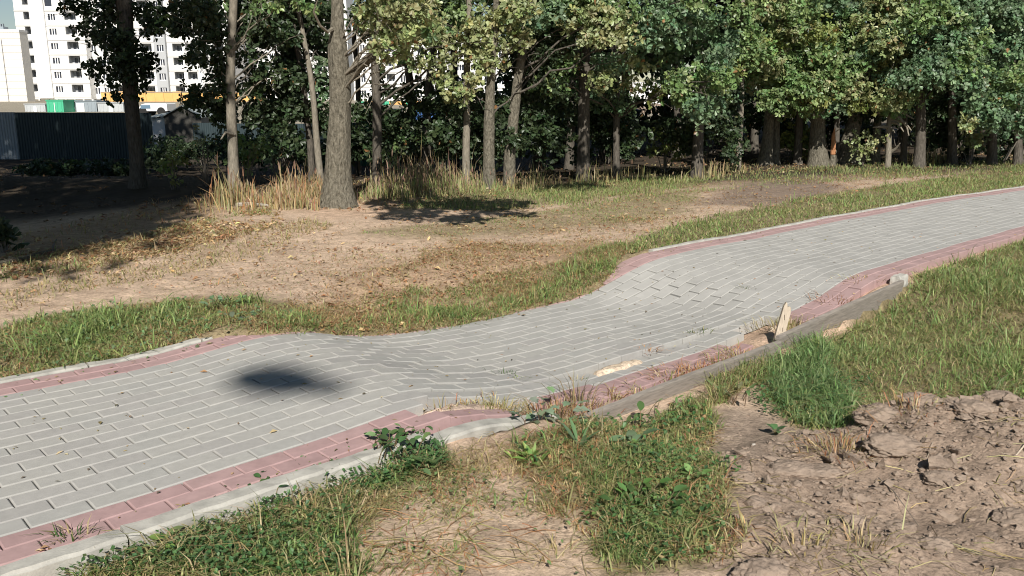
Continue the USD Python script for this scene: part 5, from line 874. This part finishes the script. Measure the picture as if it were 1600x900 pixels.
# hoarding: orange boards
hd = thing('orange_hoarding', 'orange plywood hoarding in front of the unfinished white building', 'hoarding'); HYD = 150.0
zb_, zt_ = Q(200, 158, HYD)[2], Q(200, 143.5, HYD)[2]
for i, px in enumerate(range(158, 400, 14)):
    xa, xb = Q(px, 150, HYD)[0], Q(px + 14, 150, HYD)[0]; obj('panel', box(xa, xb - 0.03, HYD + 0.03 * (i % 2), HYD + 0.15 + 0.03 * (i % 2), -0.3, zt_ + 0.05 * (i % 3)), 'orange_panel', hd)
obj('top_rail', box(Q(158, 150, HYD)[0], Q(400, 150, HYD)[0], HYD - 0.08, HYD - 0.02, zt_ - 0.1, zt_ + 0.02), 'pale_wood', hd)
h2 = thing('orange_hoarding', 'yellow orange strip of hoarding behind the green container', 'hoarding')
for i, px in enumerate(range(556, 660, 13)): obj('panel', box(Q(px, 150, 120)[0], Q(px + 13, 150, 120)[0] - 0.03, 120, 120.15, -0.3, Q(px, 158.5, 120)[2]), 'orange_panel' if i % 3 else 'green_metal', h2)
# white van
vp0, vp1 = Q(214, 180, 70), Q(262, 180, 70); vz = float(H(vp0[0], 70, False)); van = thing('van', 'white van with a bluish windscreen parked beyond the fence', 'van', (vp0[0], 70, vz)); W = vp1[0] - vp0[0]; hv = Q(214, 161.5, 70)[2] - vz
prof = Polygon([(0, 0.35), (W, 0.35), (W, hv - 0.06), (W - 0.1, hv), (0.75, hv), (0.45, hv - 0.08), (0.12, hv * 0.56), (0, hv * 0.5)]); m = trimesh.creation.extrude_polygon(prof, 1.9, engine='earcut'); v = np.array(m.vertices); m.vertices = np.stack([v[:, 0], 1.9 - v[:, 2], v[:, 1]], 1)
obj('body', m, 'white_paint', van); obj('side_window', box(0.35, 1.15, -0.012, 0.02, hv * 0.56, hv * 0.86), 'glass_blue', van); obj('windscreen', trimesh.convex.convex_hull(np.array([[0.10, 0.15, hv * 0.57], [0.10, 1.75, hv * 0.57], [0.43, 0.2, hv - 0.12], [0.43, 1.7, hv - 0.12], [0.06, 0.15, hv * 0.57], [0.06, 1.75, hv * 0.57], [0.40, 0.2, hv - 0.10], [0.40, 1.7, hv - 0.10]])), 'glass_blue', van)
for xw in (0.5, W - 0.5):
    for yw in (-0.01, 1.69):
        c = trimesh.creation.cylinder(0.33, 0.22, sections=18); c.apply_transform(trimesh.transformations.rotation_matrix(math.pi / 2, [1, 0, 0])); c.apply_translation((xw, yw + 0.11, 0.33)); obj('wheel', c, 'rubber', van)
# ---------------------------------------------------------------- buildings
def facade(t, Y_, x0, x1, z0, z1, holes, wall='white_wall', th=0.35, pane='glass_dark', back=9.0):
    """a wall with real openings: holes (xa, xb, za, zb, kind, depth)"""
    xs = sorted({x0, x1, *[h[0] for h in holes], *[h[1] for h in holes]}); zs = sorted({z0, z1, *[h[2] for h in holes], *[h[3] for h in holes]}); bl = []
    for za, zb in zip(zs, zs[1:]):
        run = None
        for xa, xb in zip(xs, xs[1:]):
            op = any(h[0] <= xa + 1e-6 and xb <= h[1] + 1e-6 and h[2] <= za + 1e-6 and zb <= h[3] + 1e-6 for h in holes)
            if op:
                if run: bl.append((run[0], run[1], za, zb)); run = None
            else: run = (run[0], xb) if run else (xa, xb)
        if run: bl.append((run[0], run[1], za, zb))
    obj('wall', cat([box(a, b, Y_, Y_ + th, c, d) for a, b, c, d in bl]), wall, t)
    obj('side_wall', cat([box(x0, x0 + 0.3, Y_ + th, Y_ + back, z0, z1), box(x1 - 0.3, x1, Y_ + th, Y_ + back, z0, z1), box(x0 + 0.3, x1 - 0.3, Y_ + back - 0.3, Y_ + back, z0, z1), box(x0 + 0.3, x1 - 0.3, Y_ + th, Y_ + back - 0.3, z1 - 0.3, z1 - 0.003)]), wall, t)
    for (xa, xb, za, zb, kind, dpt) in holes:
        if kind == 'triple':
            w = obj('window', box(xa, xb, Y_ + 0.2, Y_ + 0.26, za, zb), pane, t); n = (xb - xa) / 3
            obj('frame', cat([box(xa + n * k - n * 0.19, xa + n * k + n * 0.19, Y_ + 0.1, Y_ + 0.198, za, zb) for k in (1, 2)] + [box(xa, xb, Y_ + 0.05, Y_ + 0.197, za, za + 0.12)]), 'white_paint', w)
        elif kind == 'plain': obj('window', box(xa, xb, Y_ + 0.22, Y_ + 0.27, za, zb), pane, t)
        elif kind == 'loggia':
            w = obj('balcony', cat([box(xa, xb, Y_ + dpt, Y_ + dpt + 0.1, za, zb), box(xa - 0.1, xa, Y_ + th, Y_ + dpt, za, zb), box(xb, xb + 0.1, Y_ + th, Y_ + dpt, za, zb), box(xa, xb, Y_ + th, Y_ + dpt, za - 0.12, za), box(xa, xb, Y_ + th, Y_ + dpt, zb, zb + 0.12)]), 'grey_wall', t)
            ww = xb - xa; obj('pane', cat([box(xa + ww * 0.22, xa + ww * 0.48, Y_ + dpt - 0.05, Y_ + dpt - 0.003, za + 0.9, zb - 0.35), box(xa + ww * 0.58, xa + ww * 0.76, Y_ + dpt - 0.05, Y_ + dpt - 0.003, za + 0.1, zb - 0.35)]), 'glass_dark', w)
            obj('parapet', box(xa, xb, Y_ - 0.06, Y_ + 0.1, za - 0.1, za + (zb - za) * 0.38), 'white_wall', w)
def px_x(px, py, dep): return Q(px, py, dep)[0]
def zpx(py, dep): return Q(60, py, dep)[2]
BY = 190.0; FH = 3.0; zg = zpx(152, BY)
tower = thing('apartment_block', 'unfinished white tower block with triple windows and open balconies at the left', 'building')
XB = lambda px: (px - 800) / FPX * 190.0 * 0.969
hl = []; NF = 13
for fl in range(NF):
    z0 = zg + fl * FH
    hl.append((XB(46.5), XB(57), z0 + 0.25, z0 + 2.75, 'loggia', 1.8))
    hl.append((XB(84), XB(95), z0 + 0.95, z0 + 2.35, 'triple', 0) if fl != 6 else (XB(81), XB(92), z0 + 0.95, z0 + 2.4, 'plain', 0))
    hl.append((XB(109), XB(127), z0 + 0.15, z0 + 2.7, 'loggia', 1.6))
facade(tower, BY, XB(33), XB(138), zg - 0.4, zg + NF * FH, hl)
bands = [box(XB(32.6), XB(138.4), BY - 0.10, BY - 0.003, zg + fl * FH - 0.14, zg + fl * FH + 0.14) for fl in range(NF + 1)]
for bnd in bands: obj('slab_edge', bnd, 'slab_edge', tower)
obj('corner_pier', box(XB(57.6), XB(80), BY - 0.5, BY - 0.103, zg - 0.2, zg + NF * FH), 'white_wall', tower)
for q in range(8): obj('column', box(XB(40 + 14 * q), XB(42.5 + 14 * q), BY + 0.1, BY + 0.5, zg - 3.4, zg - 0.41), 'white_wall', tower)
obj('brick_patch', box(XB(34), XB(41), BY - 0.02, BY + 0.3, zg - 3.4, zg - 0.42), 'brick_red', tower)
wing = thing('apartment_block', 'white wing set back behind the tower, with grey shaded bays and balconies', 'building'); WY = 192.5; XW = lambda px: (px - 800) / FPX * 192.5 * 0.969
hl = []
for fl in range(NF):
    z0 = zg + fl * FH - 0.3
    for a, b in ((142, 153), (160, 171)): hl.append((XW(a), XW(b), z0 + 0.9, z0 + 2.35, 'triple', 0))
    hl.append((XW(176), XW(192), z0 + 0.15, z0 + 2.7, 'loggia', 1.6)); hl.append((XW(222), XW(240), z0 + 0.15, z0 + 2.7, 'loggia', 1.6))
    hl.append((XW(202), XW(213), z0 + 0.9, z0 + 2.35, 'triple', 0))
    hl.append((XW(272), XW(287), z0 + 0.15, z0 + 2.7, 'loggia', 1.6)); hl.append((XW(293), XW(308), z0 + 0.15, z0 + 2.7, 'loggia', 1.6))
    hl.append((XW(320), XW(331), z0 + 0.9, z0 + 2.35, 'triple', 0)); hl.append((XW(338), XW(352), z0 + 0.15, z0 + 2.7, 'loggia', 1.6))
facade(wing, WY, XW(138.8), XW(360), zg - 0.4, zg + NF * FH - 0.2, hl, back=12)
for fl in range(NF): obj('slab_edge', box(XW(138.9), XW(360), WY - 0.1, WY - 0.003, zg + fl * FH - 0.44, zg + fl * FH - 0.18), 'slab_edge', wing)
hg = []
for fl in range(NF): hg.append((XW(251), XW(261), zg + fl * FH + 0.6, zg + fl * FH + 2.05, 'triple', 0))
bay = thing('shaded_bay', 'grey shaded bay projecting from the white wing left of its balconies', 'building'); facade(bay, WY - 1.0, XW(246), XW(264), zg - 0.4, zg + 8 * FH, hg[:8], 'grey_wall', back=0.9)  # grey colour stands for shade on a wall of the white wing
low = thing('panel_building', 'low beige panel clad building at the left edge under the sky', 'building'); LY = 150.0; XL = lambda px: (px - 800) / FPX * LY * 0.969; zl = Q(20, 46, LY)[2]
obj('wall', box(XL(-60), XL(37), LY, LY + 2.5, -1, zl - 0.4), 'beige_panel', low); obj('parapet', box(XL(-60), XL(37.3), LY - 0.12, LY + 2.5, zl - 0.398, zl), 'white_wall', low)
zz0 = 0.3
for q in range(11): obj('seam', box(XL(-60), XL(37), LY - 0.03, LY - 0.002, zz0 + q * 1.18, zz0 + q * 1.18 + 0.05), 'seam', low)
for q in (-38, -8, 8): obj('downpipe', box(XL(q) - 0.06, XL(q) + 0.06, LY - 0.14, LY - 0.035, 0, zl - 1.6), 'seam', low)
obj('roof_unit', cat([box(XL(1), XL(8), LY + 1, LY + 2.5, zl + 0.002, zl + 0.55), box(XL(2.5), XL(3.5), LY + 1.2, LY + 1.6, zl + 0.55, zl + 1.0), box(XL(6), XL(6.8), LY + 1.2, LY + 1.6, zl + 0.55, zl + 1.05)]), 'grey_metal', low)
def block(label, Yd, p0, p1, ptop, dens, wallm='white_wall', name='apartment_block', step=18, lift=0.0):
    t = thing(name, label, 'building'); XX = lambda px: (px - 800) / FPX * Yd * 0.969; zt = Q(800, ptop, Yd)[2]; z0 = 0.2; fh = 3.0; n = int((zt - z0 - 0.6) / fh); hl = []
    for fl in range(n):
        for i, px in enumerate(np.arange(p0 + step * 0.35, p1 - step * 0.6, step)):
            za = z0 + fl * fh
            if (i + 1) % 3: hl.append((XX(px), XX(px + step * 0.5), za + 0.9, za + 2.35, 'triple', 0))
            else: hl.append((XX(px), XX(px + step * 0.6), za + 0.2, za + 2.7, 'loggia', 1.5))
    facade(t, Yd, XX(p0), XX(p1), z0 - 0.5, zt, hl, wallm)
    for fl in range(n): obj('slab_edge', box(XX(p0), XX(p1), Yd - 0.08, Yd - 0.003, z0 + fl * fh - 0.12, z0 + fl * fh + 0.12), 'slab_edge', t)
    return t
block('white block with balconies glimpsed between the slim pale trunk and the big tree', 215.0, 362, 545, -40, 1)
block('white block glimpsed through the leaves right of the big tree', 180.0, 552, 700, 8, 1, step=22)
block('long white building glimpsed behind the three close trunks', 205.0, 706, 880, 60, 1, step=22)
block('low white building in the bright gap left of the hanging blue green leaves', 120.0, 930, 1180, 128, 1, step=30)
mo = thing('earth_mound', 'tan heap of earth in the bright gap between the trees', 'mound', (Q(1022, 175, 75)[0], 75, 0)); m = trimesh.creation.icosphere(3, 1.0); v = np.array(m.vertices); v[:, 2] = v[:, 2].clip(0); v *= [2.2, 1.6, 0.75]; v += (meshkit.fbm(v * 2, 3, 2)[:, None] - 0.5) * 0.3; m.vertices = v; obj('heap', m, 'soil', mo, smooth=True)
# tower crane mast: white lattice
cy_ = 170.0; cx0, cx1 = Q(308, 60, cy_)[0], Q(323, 60, cy_)[0]; mast = thing('crane_mast', 'white lattice mast of a tower crane left of the slim pale trunk', 'crane'); w = cx1 - cx0
for a in (cx0, cx1):
    for b in (cy_, cy_ + w): obj('post', bar([a, b, -0.5], [a, b, 24], 0.13), 'white_paint', mast)
br = []
for q in range(14):
    z0 = q * 1.8
    for b in (cy_, cy_ + w): br += [bar([cx0, b, z0], [cx1, b, z0], 0.08), bar([cx0, b, z0], [cx1, b, z0 + 1.8], 0.08)]
    for a in (cx0, cx1): br += [bar([a, cy_, z0], [a, cy_ + w, z0 + 1.8], 0.08)]
obj('bracing', cat(br), 'white_paint', mast)
obj('tie', cat([bar([cx1, cy_, 16], [cx1 + 4.0, cy_ + 24, 13.5], 0.1), bar([cx1, cy_, 6], [cx1 + 2.5, cy_ + 24, 4.5], 0.1)]), 'white_paint', mast)
# thin pole beside the slender trunk
pb = ground_hit(597, 280); pole = thing('thin_pole', 'thin pale pole standing upright just right of the slender trunk', 'pole', tuple(pb)); obj('shaft', tube([[0, 0, -0.1], [-0.02, 0, 0.7], [-0.03, 0, 1.25]], [0.014, 0.013, 0.012], 8), 'pale_metal', pole); obj('cap', tube([[-0.03, 0, 1.25], [-0.03, 0, 1.27]], [0.016, 0.012], 8), 'grey_metal', pole)
# street lamp standing behind the photographer: its head throws the soft shadow on the paving
shp = np.array([*P(432, 597), 0.0]); lh = 12.5; hd_ = shp + S / S[2] * lh; lx, ly = hd_[0], hd_[1]
lamp = thing('street_lamp', 'street lamp hung on a wire above the path behind the viewer', 'street lamp', (lx, ly, 0))
hm = trimesh.creation.icosphere(3, 1.0); hv_ = np.array(hm.vertices); hv_ = hv_ * [0.27, 0.17, 0.10]; ca, sa = math.cos(-0.35), math.sin(-0.35); hv_ = np.stack([hv_[:, 0] * ca - hv_[:, 1] * sa, hv_[:, 0] * sa + hv_[:, 1] * ca, hv_[:, 2]], 1) + [0, 0, lh]; hm.vertices = hv_; obj('head', hm, 'pale_metal', lamp, smooth=True)
obj('hanger', tube([[0, 0, lh + 0.05], [0, 0, lh + 0.2]], [0.012, 0.012], 6), 'grey_metal', lamp)
obj('tail_box', trimesh.creation.box((0.16, 0.1, 0.08), trimesh.transformations.translation_matrix((0.30, -0.12, lh))), 'grey_metal', lamp)
obj('wire', tube([[-9, 0.4, lh + 0.9], [-4, 0.2, lh + 0.4], [0, 0, lh + 0.2], [4, -0.2, lh + 0.4], [9, -0.4, lh + 0.9]], [0.005] * 5, 5), 'grey_metal', lamp)
for e in (-9, 9): obj('post', tube([[e, -0.045 * e, -0.2], [e, -0.045 * e, 5], [e, -0.045 * e, lh + 1.0]], [0.11, 0.09, 0.07], 12), 'grey_metal', lamp, smooth=50)
